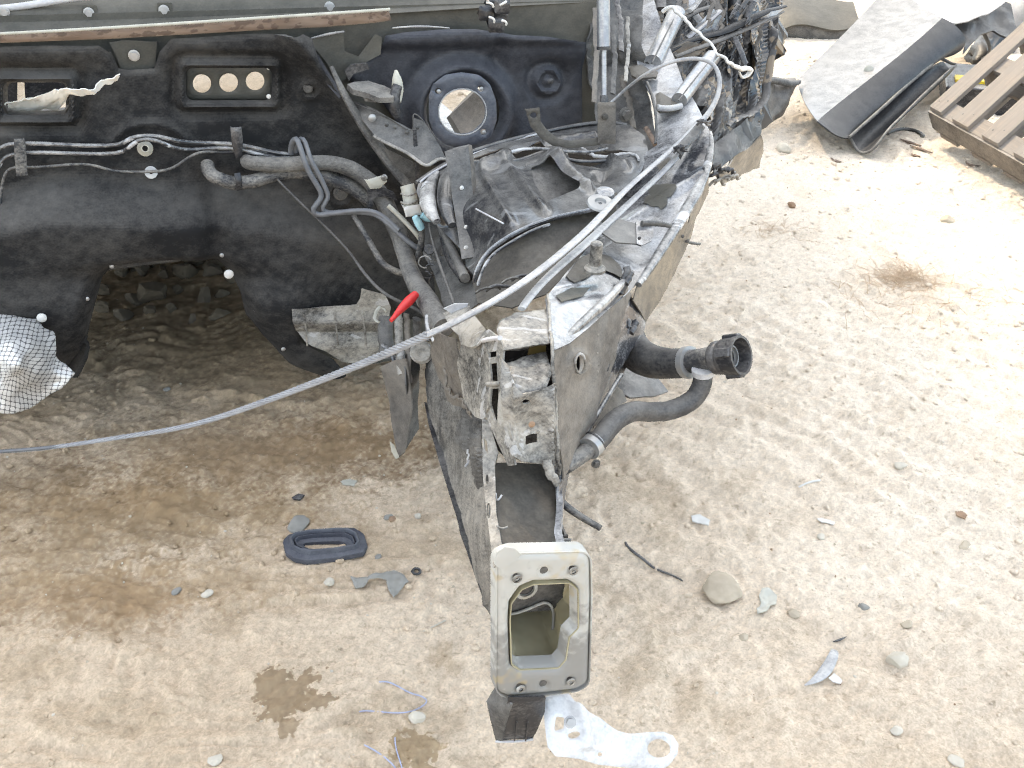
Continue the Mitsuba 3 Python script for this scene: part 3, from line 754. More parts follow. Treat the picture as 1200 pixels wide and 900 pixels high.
for k, y in enumerate((226, 236)): tube(W + 'pipe_coupling__ring', [(470, y + 1, MB - .125), (479, y + 3, MB - .145), (489, y - 1, MB - .125)], 1.2, 'dust_metal')
tube(W + 'hose_end', [(486, 254, MB - .16), (490, 261, MB - .16), (494, 268, MB - .16)], [3.6, 5, 4.5], 'blue_plastic', n=14)
tube(W + 'hose_end', [(494, 252, MB - .15), (501, 255, MB - .15), (508, 254, MB - .15)], [3.6, 5, 4.4], 'blue_plastic', n=14)
tube(W + 'vacuum_hose', [(507, 254, MB - .15), (514, 262, MB - .16), (520, 276, MB - .2), (526, 295, MB - .26), (534, 310, MB - .34), (545, 325, MB - .42)], [4.5, 5, 6, 7, 8, 8], 'black_plastic')
put(W + 'hose_fitting', placed(lathe([(.004, 0), (.004, .02), (.011, .02), (.0125, .016), (.0125, 0)], 20), at_back(503, 292, MB - .2), to_cam(at_back(503, 290, MB))), 'black_plastic')
for i, (x, y) in enumerate(((498, 307), (506, 316), (512, 300), (500, 322), (517, 318), (510, 328))):
    a = np.linspace(0, 5, 14); c = at_back(x, y, MB - .22)
    put(W + 'loose_wire', tube_mesh(c + .014 * np.stack([np.cos(a + i), .5 * np.sin(a), np.sin(a + i) * .8], 1), .0018, 6), 'black_plastic' if i % 2 else 'dust_metal')
# conduit on the right edge of the felt
tube(W + 'conduit', [(388, 78, FB - .06), (400, 104, FB - .07), (416, 132, FB - .08), (438, 165, FB - .09), (460, 194, FB - .11), (478, 218, FB - .13)], [4, 6, 8, 9.5, 10, 8], 'dust_rubber', flat=(1.0, .6))
skin(W + 'conduit_edge', [(364, 60), (374, 66), (390, 92), (402, 108), (398, 116), (384, 100), (370, 78)], FB - .075, 'felt_smooth', step=4, thick=.006)
# bracket with ribs right of it
skin(W + 'pedal_bracket', [(410, 118), (424, 121), (440, 128), (462, 141), (483, 152), (485, 138), (497, 142), (506, 156), (516, 172), (523, 186), (506, 190), (498, 194), (484, 184), (462, 172), (440, 160), (424, 140)],
     [(410, 118, 2.2), (440, 128, 2.14), (483, 152, 2.10), (497, 142, 2.10), (523, 186, 2.05), (498, 194, 2.03), (440, 160, 2.10)], 'dark_metal', step=4, thick=.003, dent=.006, dscale=20)
tube(W + 'pedal_bracket__lip', [(438, 159, 2.09), (460, 171, 2.065), (484, 184, 2.04), (499, 194, 2.02), (508, 190, 2.03), (523, 187, 2.04)], 2.6, 'dust_metal', flat=(1, .7))
tube(W + 'pedal_bracket__lip', [(410, 118, 2.19), (436, 129, 2.13), (462, 142, 2.11), (483, 152, 2.09), (484, 137, 2.09), (497, 143, 2.09)], 0.7, 'dark_metal', per=.004)
skin(W + 'pedal_bracket__web', [(484, 152), (488, 152), (492, 200), (496, 222), (488, 222)], 2.07, 'black_plastic', step=4, thick=.004)
skin(W + 'pedal_bracket__web', [(448, 172), (484, 190), (492, 215), (490, 235), (474, 215)], 2.11, 'dark_metal', step=4, thick=.004)
for x, y in ((453, 146), (463, 149), (477, 155), (489, 149)): bolt(W + 'pedal_bracket__rivet', x, y, 2.09, 2.6, 'dark_metal', kind='cap')
skin(W + 'foam_pad', [(407, 98), (416, 95), (432, 94), (450, 100), (462, 106), (461, 114), (444, 115), (430, 109), (414, 105)], [(407, 98, 2.18), (462, 106, 2.13), (444, 115, 2.10), (416, 95, 2.2)], 'dust_rubber', step=3, thick=.012, dent=.004)
skin(W + 'foam_pad', [(424, 108), (444, 115), (440, 120), (428, 119)], 2.14, 'dust_metal', step=3, thick=.01)
skin(W + 'foam_pad', [(404, 84), (412, 76), (430, 74), (433, 81), (414, 87), (409, 95)], FB - .03, 'black_plastic', step=3, thick=.01)
tube(W + 'plastic_nut', [(464, 83, 2.14), (465, 92, 2.13), (466, 103, 2.13), (466, 120, 2.12)], [2, 6, 7, 4], 'beige_plastic')
tube(W + 'plastic_nut__stem', [(466, 100, 2.12), (462, 125, 2.11), (466, 136, 2.11)], [6, 7, 5], 'black_plastic')
bolt(W + 'cover_cap', 436, 138, 2.12, 4.6, 'zinc', kind='cap')
# harness plug at the top
for i, (x, y) in enumerate(((578, 6), (587, 20), (571, 16), (582, 30), (590, 8))):
    skin(W + 'harness_plug', rrect(x - 9, y - 9, x + 9, y + 9, 3), FB - .06 - .012 * i, 'black_plastic', step=4, thick=.03, rim=(.006, .005), dent=.01, dscale=30)
for (x, y, x2, y2) in ((570, 3, 578, 8), (586, 6, 593, 2), (573, 20, 579, 26), (588, 24, 593, 29), (565, -2, 572, 2)):
    tube(W + 'harness_plug__latch', [(x, y, FB - .14), ((x + x2) / 2 + 2, (y + y2) / 2 - 1, FB - .145), (x2, y2, FB - .14)], 1.4, 'white_plastic')
#PART3
# ------------------------------------------------------------------ strut tower and inner wing
def tower_disp(p, P):
    x, y = p[:, 0], p[:, 1]
    d = 0.004 * (meshkit.fbm(P * 9, 3, seed=21) - 0.5)
    def ridge(x0, y0, x1, y1, w, a):
        v = np.array([x1 - x0, y1 - y0], float); L = np.hypot(*v); v /= L
        s = (x - x0) * v[0] + (y - y0) * v[1]; q = -(x - x0) * v[1] + (y - y0) * v[0]
        return a * np.exp(-(q / w) ** 2) * sstep(-6, 4, s) * sstep(L + 6, L - 4, s)
    d += ridge(562, 198, 602, 265, 4.0, .009) + ridge(590, 188, 640, 250, 5.0, .013) + ridge(532, 200, 520, 260, 5, .02) + ridge(512, 205, 504, 250, 4, -.012)
    d += ridge(563, 196, 600, 182, 5, .02) + ridge(600, 176, 700, 160, 3.5, .018) + ridge(575, 184, 640, 166, 2.6, -.012) + ridge(660, 185, 712, 190, 4, -.015)
    d += 0.03 * np.exp(-(((x - 650) / 12) ** 2 + ((y - 188) / 9) ** 2)) + ridge(655, 190, 692, 222, 5, .018)
    d += ridge(700, 178, 735, 196, 4, .016) - 0.02 * np.exp(-(((x - 706) / 12) ** 2 + ((y - 205) / 8) ** 2))
    return d


skin(W + 'strut_tower', [(488, 224), (492, 208), (506, 199), (530, 188), (556, 176), (590, 166), (626, 160), (640, 152), (672, 147), (708, 142), (738, 146), (756, 160), (760, 178), (752, 200), (738, 218),
     (716, 236), (700, 246), (660, 252), (612, 268), (584, 284), (566, 304), (558, 326), (546, 312), (544, 296), (520, 272), (498, 250)],
     [(490, 215, 1.96), (545, 182, 2.08), (640, 155, 2.12), (720, 143, 2.08), (758, 175, 1.93), (740, 215, 1.78), (700, 246, 1.65), (612, 268, 1.60), (560, 325, 1.58), (545, 300, 1.74), (535, 250, 1.84), (600, 222, 1.80), (660, 205, 1.84), (700, 190, 1.92), (580, 250, 1.70)],
     'tower_paint', step=3.2, thick=.0025, disp=tower_disp, holes=[soft([(622, 196), (643, 191), (682, 219), (640, 237), (626, 214)], 3), [(552, 187), (588, 173), (597, 176), (572, 189)], [(596, 183), (632, 171), (640, 175), (608, 187)], [(664, 178), (690, 181), (726, 175), (738, 178), (716, 186), (690, 188), (668, 184)]], smooth=40)
for pts, r in (([(488, 214, 1.965), (512, 198, 2.01), (545, 181, 2.08), (590, 166, 2.11), (640, 154, 2.12), (690, 145, 2.10), (735, 146, 2.06)], 3.0), ([(552, 192, 2.03), (574, 189, 2.0), (610, 187, 1.98), (640, 178, 2.0), (664, 186, 1.95), (700, 189, 1.93), (738, 182, 1.92)], 2.6), ([(592, 180, 2.05), (634, 168, 2.06), (664, 176, 2.0), (700, 178, 1.98), (726, 172, 1.98)], 2.2),
               ([(564, 196, 1.99), (572, 212, 1.90), (586, 240, 1.76), (602, 266, 1.625)], 2.0), ([(594, 190, 1.96), (612, 212, 1.86), (628, 236, 1.74), (640, 254, 1.65)], 2.6)):
    tube(W + 'strut_tower__rail', pts, r, 'tower_paint', flat=(1, .8))
skin(W + 'strut_tower__inner', [(540, 190), (600, 165), (745, 160), (750, 190), (690, 196), (560, 200)], 2.16, 'plain_black', step=12, thick=.002)  # black backing added so the tower slots look dark
for pts, r, m in (([(512, 202, 2.0), (503, 218, 1.95), (502, 240, 1.87), (512, 260, 1.80)], [4, 9, 10, 5], 'black_paint'), ([(530, 194, 2.02), (523, 214, 1.93), (522, 240, 1.85), (530, 264, 1.78)], [4, 9, 10, 5], 'tower_paint')):
    tube(W + 'strut_tower__lobe', pts, r, m, n=18, flat=(1, .8))
say(W + 'strut_tower', 'dusty ribbed strut tower dome')
skin(W + 'strut_tower__pocket', [(616, 190), (645, 184), (690, 219), (640, 243), (618, 216)], [(616, 190, 1.94), (645, 184, 1.97), (690, 219, 1.86), (640, 243, 1.78), (618, 216, 1.86)], 'dark_metal', step=4, thick=.003, dent=.01, dscale=30)
tube(W + 'strut_tower__rim', [(556, 330, 1.575), (560, 314, 1.575), (570, 298, 1.585), (586, 284, 1.592), (612, 269, 1.60), (640, 258, 1.615), (668, 251, 1.63), (700, 244, 1.65), (722, 232, 1.70)], 3.0, 'pale_paint', flat=(1, .7))
tube(W + 'strut_tower__seal', [(560, 334, 1.57), (565, 318, 1.57), (576, 300, 1.575), (592, 288, 1.58), (616, 274, 1.59), (644, 263, 1.605)], 1.8, 'black_paint')
tube(W + 'strut_tower__weld_seam', [(492, 214, 1.95), (512, 199, 2.0), (540, 186, 2.06), (566, 176, 2.09), (600, 165, 2.11), (638, 156, 2.11)], 1.2, 'white_paint', per=.004, wob=.004)
tube(W + 'strut_tower__weld_seam', [(680, 170, 2.02), (692, 180, 1.96), (704, 184, 1.94), (720, 182, 1.94), (736, 180, 1.93), (748, 188, 1.88)], [1.5, 2, 2.4, 2.4, 2, 1.5], 'pale_sheath', per=.004, wob=.004)
tube(W + 'strut_tower__weld_seam', [(558, 245, 1.75), (575, 254, 1.68), (590, 262, 1.63)], 1.0, 'white_paint', per=.004)
put(W + 'strut_tower__stud', placed(lathe([(.004, .003), (.018, 0), (.028, .003), (.026, .007), (.012, .009), (.010, .004), (.004, .004)], 28), at_back(703, 240, 1.65), (0.1, -.3, 1)), 'zinc')
put(W + 'strut_tower__stud', placed(lathe([(0, 0), (.020, 0), (.018, .008), (.009, .012), (0, .012)], 28), at_back(709, 228, 1.68), (0.1, -.3, 1)), 'pale_paint')
# wall below the rim and bay floor
skin(W + 'bay_wall', [(554, 330), (562, 300), (584, 280), (612, 264), (660, 246), (700, 234), (724, 224), (722, 250), (690, 296), (664, 320), (640, 345), (600, 362), (560, 356)],
     [(556, 330, 1.60), (614, 272, 1.625), (700, 249, 1.67), (690, 296, 1.58), (640, 345, 1.46), (560, 356, 1.5)], 'dull_grey', step=5, thick=.002, dent=.012)
skin(W + 'bay_wall', [(494, 228), (520, 272), (545, 298), (558, 330), (566, 356), (540, 372), (520, 360), (512, 330), (498, 300), (484, 260)], [(494, 228, 2.0), (545, 298, 1.78), (566, 356, 1.55), (520, 360, 1.66), (484, 260, 2.05)], 'dark_metal', step=5, thick=.002, dent=.02)
tube(W + 'bay_wall__bead', [(503, 262, 1.9), (512, 300, 1.78), (528, 345, 1.64), (534, 362, 1.58)], [1.2, 1.6, 2, 2], 'dark_metal')
tube(W + 'bay_wall__bead', [(512, 258, 1.9), (528, 290, 1.8), (545, 326, 1.64)], [3, 5, 6], 'dark_metal')
for i in range(4):
    x = 570 + 15 * i + rng.uniform(-4, 4); y = 333 + rng.uniform(-8, 8) - 2.5 * i
    tube(W + 'bay_wall__crease', [(x - 14, y + 4, 1.47), (x, y - 2, 1.465), (x + 16, y + 2 - rng.uniform(0, 5), 1.47)], rng.uniform(1.2, 2.4), 'black_plastic' if i % 2 else 'dust_metal', per=.004, wob=.006)
# strap bracket in front of the tower
skin(W + 'strap_bracket', [(521, 177), (535, 172), (549, 169), (552, 196), (555, 230), (556, 300), (541, 303), (535, 260), (528, 215)],
     [(521, 177, 1.90), (549, 169, 1.90), (552, 196, 1.87), (528, 200, 1.87), (555, 240, 1.84), (541, 303, 1.70), (556, 300, 1.70)], 'dark_metal', step=3.5, thick=.004, rim=(.003, .002))
skin(W + 'strap_bracket__flange', [(549, 169), (553, 170), (557, 200), (560, 250), (560, 300), (556, 300), (555, 230), (552, 196)], [(549, 169, 1.905), (553, 170, 1.93), (552, 196, 1.875), (557, 200, 1.90), (555, 240, 1.845), (560, 250, 1.87), (556, 300, 1.705), (560, 300, 1.73)], 'brown_metal', step=3.5, thick=.003)
for x, y, b in ((541, 220, 1.85), (546, 266, 1.785), (546, 290, 1.725)): bolt(W + 'strap_bracket__rivet', x, y, b, 2.6, 'white_plastic', kind='cap')
skin(W + 'strap_bracket__paint_chip', [(528, 182), (533, 179), (541, 181), (538, 185), (530, 185)], 1.892, 'white_paint', step=2, thick=.0015)
# angled arm and its upright
skin(W + 'hinge_arm', [(616, 128), (633, 126), (634, 142), (642, 153), (654, 162), (668, 165), (702, 161), (704, 170), (668, 174), (648, 171), (634, 162), (622, 148)], [(616, 128, 1.98), (634, 142, 1.98), (660, 168, 1.97), (704, 165, 1.97)], 'dull_grey', step=2.5, thick=.006,
     holes=[circ(626, 135, 4.2, 3.2)], rim=(.003, .002), round_=1)
skin(W + 'hinge_arm__upright', rrect(701, 120, 722, 169, 2), 1.965, 'brown_metal', step=4, thick=.006, rim=(.003, .002))
bolt(W + 'hinge_arm__bolt', 709, 137, 1.96, 3.8, 'dull_grey', kind='cap')
tube(W + 'hinge_arm__lip', [(600, 178, 2.0), (630, 174, 1.98), (660, 177, 1.97), (690, 178, 1.96), (712, 174, 1.96)], 2, 'black_paint')
# gas strut
g = [(706, -70, 2.05), (706, 57, 2.05)]
tube(W + 'gas_strut', [(707, -70, 2.06), (707, 0, 2.04), (707.5, 56, 2.02)], 7.8, 'aluminium', n=20)
tube(W + 'gas_strut__rod', [(707.5, 55, 2.02), (708, 122, 1.99)], 3.1, 'aluminium', n=16)
tube(W + 'gas_strut__collar', [(707.5, 54, 2.02), (707.5, 58, 2.019)], 8.4, 'black_plastic', n=20)
tube(W + 'gas_strut__socket', [(708, 112, 1.992), (708, 124, 1.985)], 5.0, 'black_plastic', n=16)
# dirty pillar right of the firewall
skin(W + 'hinge_pillar', [(689, -70), (760, -70), (752, 0), (754, 60), (762, 130), (768, 172), (758, 184), (740, 168), (722, 150), (698, 148), (692, 60)],
     [(689, -60, 2.32), (750, 0, 2.40), (692, 60, 2.26), (754, 60, 2.24), (698, 148, 2.16), (768, 172, 1.98), (735, 160, 2.08), (720, 70, 2.32)], 'dark_metal', step=4.5, thick=.004, dent=.05, dscale=8)
for (x, y, x2, y2, r, m) in ((722, -5, 728, 60, 4, 'black_plastic'), (735, 20, 733, 95, 3, 'dust_metal'), (728, 90, 742, 150, 5, 'brown_metal'), (740, 100, 752, 165, 4, 'white_paint'), (718, 30, 718, 110, 4, 'dark_metal'), (697, 10, 696, 120, 4, 'brown_metal')):
    tube(W + 'hinge_pillar__flange', [(x, y, 2.24), ((x + x2) / 2 + 2, (y + y2) / 2, 2.15), (x2, y2, 2.06)], r * .8, m, wob=.006, per=.006, flat=(1, .4))
bolt(W + 'hinge_pillar__bolt', 733, 134, 2.08, 6, 'dark_metal')
tube(W + 'hinge_pillar__seam', [(758, 96, 2.03), (766, 120, 1.97), (769, 145, 1.93), (768, 168, 1.9)], 1.6, 'dark_metal')
tube(W + 'hinge_pillar__slot', [(757, 150, 1.99), (763, 160, 1.96), (768, 170, 1.93)], 3, 'rust')

# apron: the long upper rail whose top mirrors the sky
AT = [(745, -10, 2.52), (765, 0, 2.45), (790, 70, 2.22), (812, 118, 2.0), (830, 150, 1.85), (829, 190, 1.75), (800, 250, 1.6), (745, 335, 1.4), (690, 380, 1.2), (648, 400, 1.1),
      (755, 170, 1.95), (738, 225, 1.80), (690, 290, 1.5), (640, 345, 1.25), (770, 200, 1.80), (748, 120, 2.08), (735, 60, 2.3)]


def apron_disp(p, P):
    x, y = p[:, 0], p[:, 1]
    d = 0.004 * (meshkit.fbm(P * 7, 3, seed=23) - 0.5)
    e = (x - 690) * .78 + (y - 372) * .62          # raised outer edge along the long rail
    d += 0.012 * np.exp(-(((x - 800) * .55 + (y - 250) * .84 + 26) / 5) ** 2) * (y > 200) * (y < 330)
    d += 0.010 * np.exp(-(((x - 700) / 40) ** 2 + ((y - 318) / 14) ** 2)) + 0.006 * np.sin(y / 3.2 + x / 30) * np.exp(-(((x - 672) / 26) ** 2 + ((y - 342) / 12) ** 2))
    return d


skin(W + 'apron', [(722, -60), (752, -60), (766, 0), (778, 40), (792, 72), (802, 100), (816, 122), (831, 152), (830, 192), (818, 222), (800, 252), (770, 296), (747, 332), (733, 346), (716, 360), (690, 384), (668, 402), (650, 410), (644, 396), (640, 348),
      (662, 322), (690, 292), (698, 262), (712, 242), (732, 218), (746, 198), (758, 178), (770, 170), (769, 140), (762, 110), (750, 90), (744, 60), (738, 10)], AT, 'pale_paint', step=4, thick=.003, disp=apron_disp, smooth=40)
say(W + 'apron', 'dusty upper rail with pale sky-coloured top')
tube(W + 'apron__edge', [(831, 155, 1.845), (830, 190, 1.75), (818, 222, 1.665), (800, 253, 1.595), (772, 298, 1.49), (748, 334, 1.395)], [4, 5, 7, 7, 6, 4], 'black_paint', flat=(1, .8), wob=.003)
tube(W + 'apron__edge', [(738, 318, 1.40), (724, 338, 1.33), (700, 362, 1.24), (672, 388, 1.16), (652, 408, 1.10)], [3, 5, 6, 5, 3], 'black_paint', wob=.003)
tube(W + 'apron__weld_seam', [(642, 345, 1.245), (644, 372, 1.17), (646, 396, 1.11), (649, 420, 1.08)], 1.8, 'dust_metal', per=.004, wob=.003)
for x, y, rx, ry in ((779, 226, 17, 10), (768, 238, 14, 8)):
    bpos = 1.70 if x > 770 else 1.675
    skin(W + 'apron__patch', circ(x, y, rx, ry, 14) + rng.normal(0, 1.2, (14, 2)), AT, 'grey_paint', step=4, thick=.001, disp=lambda p, P: apron_disp(p, P) + .0035)
for poly, m in (([(662, 326), (676, 308), (694, 298), (712, 303), (724, 318), (728, 330), (716, 326), (700, 322), (684, 330), (670, 336)], 'dull_grey'), ([(652, 346), (668, 340), (690, 339), (682, 348), (672, 352), (656, 356)], 'grey_paint'), ([(770, 196), (784, 186), (790, 192), (776, 204)], 'dull_grey')):
    skin(W + 'apron__patch', poly, AT, m, step=3.5, thick=.001, disp=lambda p, P: apron_disp(p, P) + .0035)
put(W + 'apron__stud', placed(lathe([(0, 0), (.019, 0), (.019, .005), (.013, .008), (.012, .010), (.0105, .012), (.0105, .050), (.008, .053), (0, .053)], 24), at_back(697, 317, 1.345), (0.02, -0.05, 1)), 'dust_metal')
# angle bracket standing on the apron, with its pin
skin(W + 'angle_bracket', [(706, 272), (726, 256), (746, 262), (746, 286), (722, 283)], [(706, 272, 1.50), (726, 256, 1.56), (746, 262, 1.545), (746, 286, 1.48), (722, 283, 1.47)], 'dark_metal', step=4, thick=.003, dent=.006)
skin(W + 'angle_bracket__foot', [(745, 260), (756, 258), (766, 268), (764, 282), (752, 288), (746, 286)], [(745, 260, 1.55), (756, 258, 1.56), (766, 268, 1.53), (764, 282, 1.50), (746, 286, 1.475)], 'pale_paint', step=4, thick=.003, dent=.004)
tube(W + 'angle_bracket__pin', [(752, 262, 1.535), (770, 262, 1.545), (786, 265, 1.555)], [3.2, 3.0, 2.2], 'dark_metal', flat=(.8, 1.2))
bolt(W + 'angle_bracket__bolt', 749, 279, 1.47, 2.2, 'black_plastic', kind='cap')
# outer side, the sand's reflection painted in as tan
skin(W + 'outer_panel', [(833, 158), (829, 226), (822, 246), (808, 286), (790, 318), (775, 345), (765, 364), (757, 378), (742, 352), (748, 336), (772, 300), (802, 254), (820, 222), (831, 192)],
     [(833, 158, 1.845), (831, 192, 1.755), (802, 254, 1.60), (748, 336, 1.40), (829, 226, 1.80), (808, 286, 1.68), (775, 345, 1.52), (757, 378, 1.43)], 'sand_reflection_tan', step=4, thick=.002, dent=.010, holes=[circ(805, 254, 2.2, 7, 12)])
say(W + 'outer_panel', 'glossy outer side of the upper rail with painted tan sand reflection')
for x, y in ((787, 270), (786, 281), (795, 283), (800, 277), (806, 282)): bolt(W + 'outer_panel__clip', x, y, 1.60, 2.0, 'black_plastic', kind='cap')
tube(W + 'outer_panel__pin', [(804, 283, 1.63), (812, 285, 1.64), (820, 286, 1.65)], 1.6, 'dark_metal')
skin(W + 'side_gusset', [(733, 344), (742, 350), (757, 378), (752, 396), (738, 410), (724, 446), (706, 480), (694, 497), (706, 450), (718, 420), (724, 380)],
     [(733, 344, 1.37), (757, 378, 1.43), (738, 410, 1.36), (694, 497, 1.17), (720, 420, 1.27)], 'pale_paint', step=4, thick=.002, dent=.012)
for (x, y, x2, y2, r) in ((734, 312, 728, 344, 5), (728, 340, 724, 352, 4), (726, 366, 738, 384, 6), (744, 376, 740, 390, 4), (738, 318, 734, 332, 4)):
    tube(W + 'side_gusset__clip', [(x, y, 1.37), ((x + x2) / 2 + 1, (y + y2) / 2, 1.36), (x2, y2, 1.35)], r, 'black_plastic', flat=(1, .6), wob=.008, per=.006)
# front corner plate with the oval hole
def corner_disp(p, P):
    x, y = p[:, 0], p[:, 1]
    return 0.006 * np.exp(-((np.hypot((x - 680) / .8, y - 426) - 13) / 4) ** 2) + 0.006 * np.exp(-(((x - 702) + (y - 430) * .14) / 4) ** 2)
skin(W + 'corner_plate', [(648, 404), (668, 396), (690, 378), (716, 356), (734, 336), (738, 346), (728, 372), (722, 420), (712, 450), (694, 490), (676, 524), (656, 562), (654, 530), (652, 470)],
     [(648, 404, 1.09), (734, 336, 1.385), (722, 420, 1.27), (694, 490, 1.16), (656, 562, 1.03), (652, 470, 1.055), (690, 378, 1.215)], 'brown_metal', step=3.5, thick=.002, dent=.012, disp=corner_disp, holes=[circ(680, 426, 4.2, 9, 18)])
say(W + 'corner_plate', 'grey-brown corner plate with an oval hole')
put(W + 'corner_plate__hole_rim', tube_mesh(at_back(*(circ(680, 426, 6.0, 11.5, 30).T), np.full(30, 1.128))[list(range(30)) + [0]], .0022, 8, False), 'dust_metal')
for i in range(11): bolt(W + 'corner_plate__weld_spot', 701 + 1.5 * math.sin(i) - i * .1, 372 + 7 * i, 1.225 - .012 * i, 0.8 + .5 * (i % 3 == 0), 'dust_metal', kind='cap')
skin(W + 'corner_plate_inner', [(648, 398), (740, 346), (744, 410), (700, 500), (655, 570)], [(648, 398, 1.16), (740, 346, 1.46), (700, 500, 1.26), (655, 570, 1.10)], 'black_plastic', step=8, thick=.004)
tube(W + 'corner_plate__lower_edge', [(728, 440, 1.27), (700, 486, 1.17), (680, 520, 1.11), (664, 548, 1.05), (655, 566, 1.03)], 3.5, 'black_paint', flat=(.8, 1))

# radiator support bracket at the front
skin(W + 'front_bracket', [(582, 382), (586, 372), (604, 364), (622, 363), (641, 359), (645, 372), (645, 398), (620, 402), (589, 408), (584, 396)], [(586, 372, 1.18), (641, 359, 1.22), (645, 398, 1.10), (589, 408, 1.10), (614, 385, 1.14)], 'dust_metal', step=3, thick=.003, rim=(.004, .004), dent=.006, dscale=20)
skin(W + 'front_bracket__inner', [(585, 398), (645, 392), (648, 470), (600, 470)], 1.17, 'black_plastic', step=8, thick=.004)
skin(W + 'front_bracket__inner', [(621, 408), (640, 402), (640, 412), (619, 416)], 1.145, 'ochre_paint', step=4, thick=.003)
tube(W + 'front_bracket__bolt', [(598, 406, 1.13), (610, 405, 1.14), (617, 404, 1.145)], [5, 6, 5], 'rubber')
skin(W + 'front_bracket__step', [(592, 424), (604, 419), (618, 413), (640, 410), (647, 436), (641, 452), (628, 457), (612, 462), (604, 454), (597, 440)], [(592, 424, 1.10), (640, 410, 1.11), (647, 436, 1.06), (612, 462, 1.03), (597, 440, 1.06)], 'dust_metal', step=3, thick=.003, rim=(.004, .003), dent=.008, dscale=25)
def face_disp(p, P):
    x, y = p[:, 0], p[:, 1]
    return -.012 * gauss(p, 627, 500, 17, 34) + .006 * np.exp(-((x - 604) / 4) ** 2) + .008 * np.exp(-((x - 646) / 4) ** 2)
skin(W + 'front_bracket__face', [(588, 420), (596, 428), (602, 450), (613, 462), (630, 458), (648, 450), (652, 500), (656, 545), (648, 546), (612, 541), (600, 534), (590, 500), (586, 450)],
     [(588, 420, 1.09), (613, 462, 1.025), (648, 450, 1.045), (656, 545, 1.02), (612, 541, 1.0), (588, 500, 1.04)], 'dust_metal', step=3, thick=.003, disp=face_disp, dent=.005, dscale=25,
     holes=[circ(618, 473, 6.5, 3.6, 16), [(618, 513), (634, 511), (634, 520), (618, 522)]])
say(W + 'front_bracket__face', 'pale bracket face with a slot and a square hole')
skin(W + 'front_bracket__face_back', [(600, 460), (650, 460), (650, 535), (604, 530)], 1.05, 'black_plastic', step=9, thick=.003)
bolt(W + 'front_bracket__inspection_dab', 623, 497, 1.005, 4, 'stone_brown', kind='cap')
bolt(W + 'front_bracket__inspection_dab', 630, 506, 1.01, 2.6, 'dust_metal', kind='cap')
tube(W + 'front_bracket__weld_seam', [(646, 398, 1.09), (648, 430, 1.055), (651, 470, 1.04), (654, 520, 1.015), (655, 556, 1.01)], 2.2, 'dust_metal', per=.004, wob=.004)
tube(W + 'front_bracket__flange', [(640, 540, 1.0), (646, 556, .99), (654, 568, .985)], [6, 6, 4], 'dust_metal', flat=(1, .6), wob=.003)
# posts at its left
skin(W + 'front_post', [(541, 402), (552, 400), (566, 394), (572, 410), (575, 440), (574, 475), (567, 492), (556, 488), (544, 474), (540, 450), (537, 425)], [(541, 402, 1.24), (566, 394, 1.16), (574, 440, 1.12), (570, 480, 1.10), (544, 474, 1.22)], 'dust_metal', step=3.5, thick=.003, dent=.010)
skin(W + 'front_post__cap', [(519, 366), (530, 361), (550, 358), (556, 370), (568, 384), (568, 398), (552, 407), (540, 404), (536, 392), (528, 384)], [(519, 366, 1.36), (550, 358, 1.34), (568, 398, 1.14), (540, 404, 1.22), (536, 390, 1.25)], 'dust_metal', step=3.5, thick=.003, dent=.010, dscale=18)
skin(W + 'front_post__cap', [(520, 362), (534, 356), (549, 356), (547, 364), (530, 368)], 1.335, 'white_paint', step=4, thick=.002, dent=.006)
skin(W + 'front_post__inner', [(512, 388), (538, 396), (544, 420), (548, 478), (528, 470), (512, 440), (506, 410)], [(512, 388, 1.38), (538, 396, 1.27), (548, 478, 1.24), (506, 410, 1.44)], 'brown_metal', step=4, thick=.002, dent=.02)
skin(W + 'front_post__flange', [(567, 390), (572, 386), (586, 396), (590, 410), (588, 440), (592, 470), (600, 512), (604, 545), (596, 546), (584, 520), (572, 492), (566, 484), (573, 470), (575, 430)],
     [(567, 390, 1.16), (586, 396, 1.12), (588, 440, 1.08), (604, 545, 1.0), (572, 492, 1.09), (574, 430, 1.12)], 'dust_metal', step=3, thick=.003,
     holes=[[(572, 427), (583, 425), (583, 447), (573, 446)], [(573, 456), (584, 455), (584, 500), (577, 482), (573, 470)], [(572, 413), (582, 411), (582, 418), (573, 419)]], dent=.006)
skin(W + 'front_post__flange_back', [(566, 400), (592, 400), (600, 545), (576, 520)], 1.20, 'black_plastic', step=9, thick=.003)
tube(W + 'front_post__rung', [(567, 399, 1.14), (576, 397, 1.11), (586, 396, 1.09)], 4, 'white_paint', flat=(1, .7))
tube(W + 'front_post__rung', [(571, 450, 1.10), (578, 450, 1.09), (587, 449, 1.08)], 3, 'dust_metal')
tube(W + 'front_post__torn_edge', [(519, 402, 1.4), (520, 424, 1.38), (522, 446, 1.34), (530, 462, 1.28), (542, 476, 1.22), (554, 486, 1.16)], [2, 2.4, 2.8, 2.4, 2.8, 2], 'brown_metal', wob=.012, per=.005, flat=(1, .5))

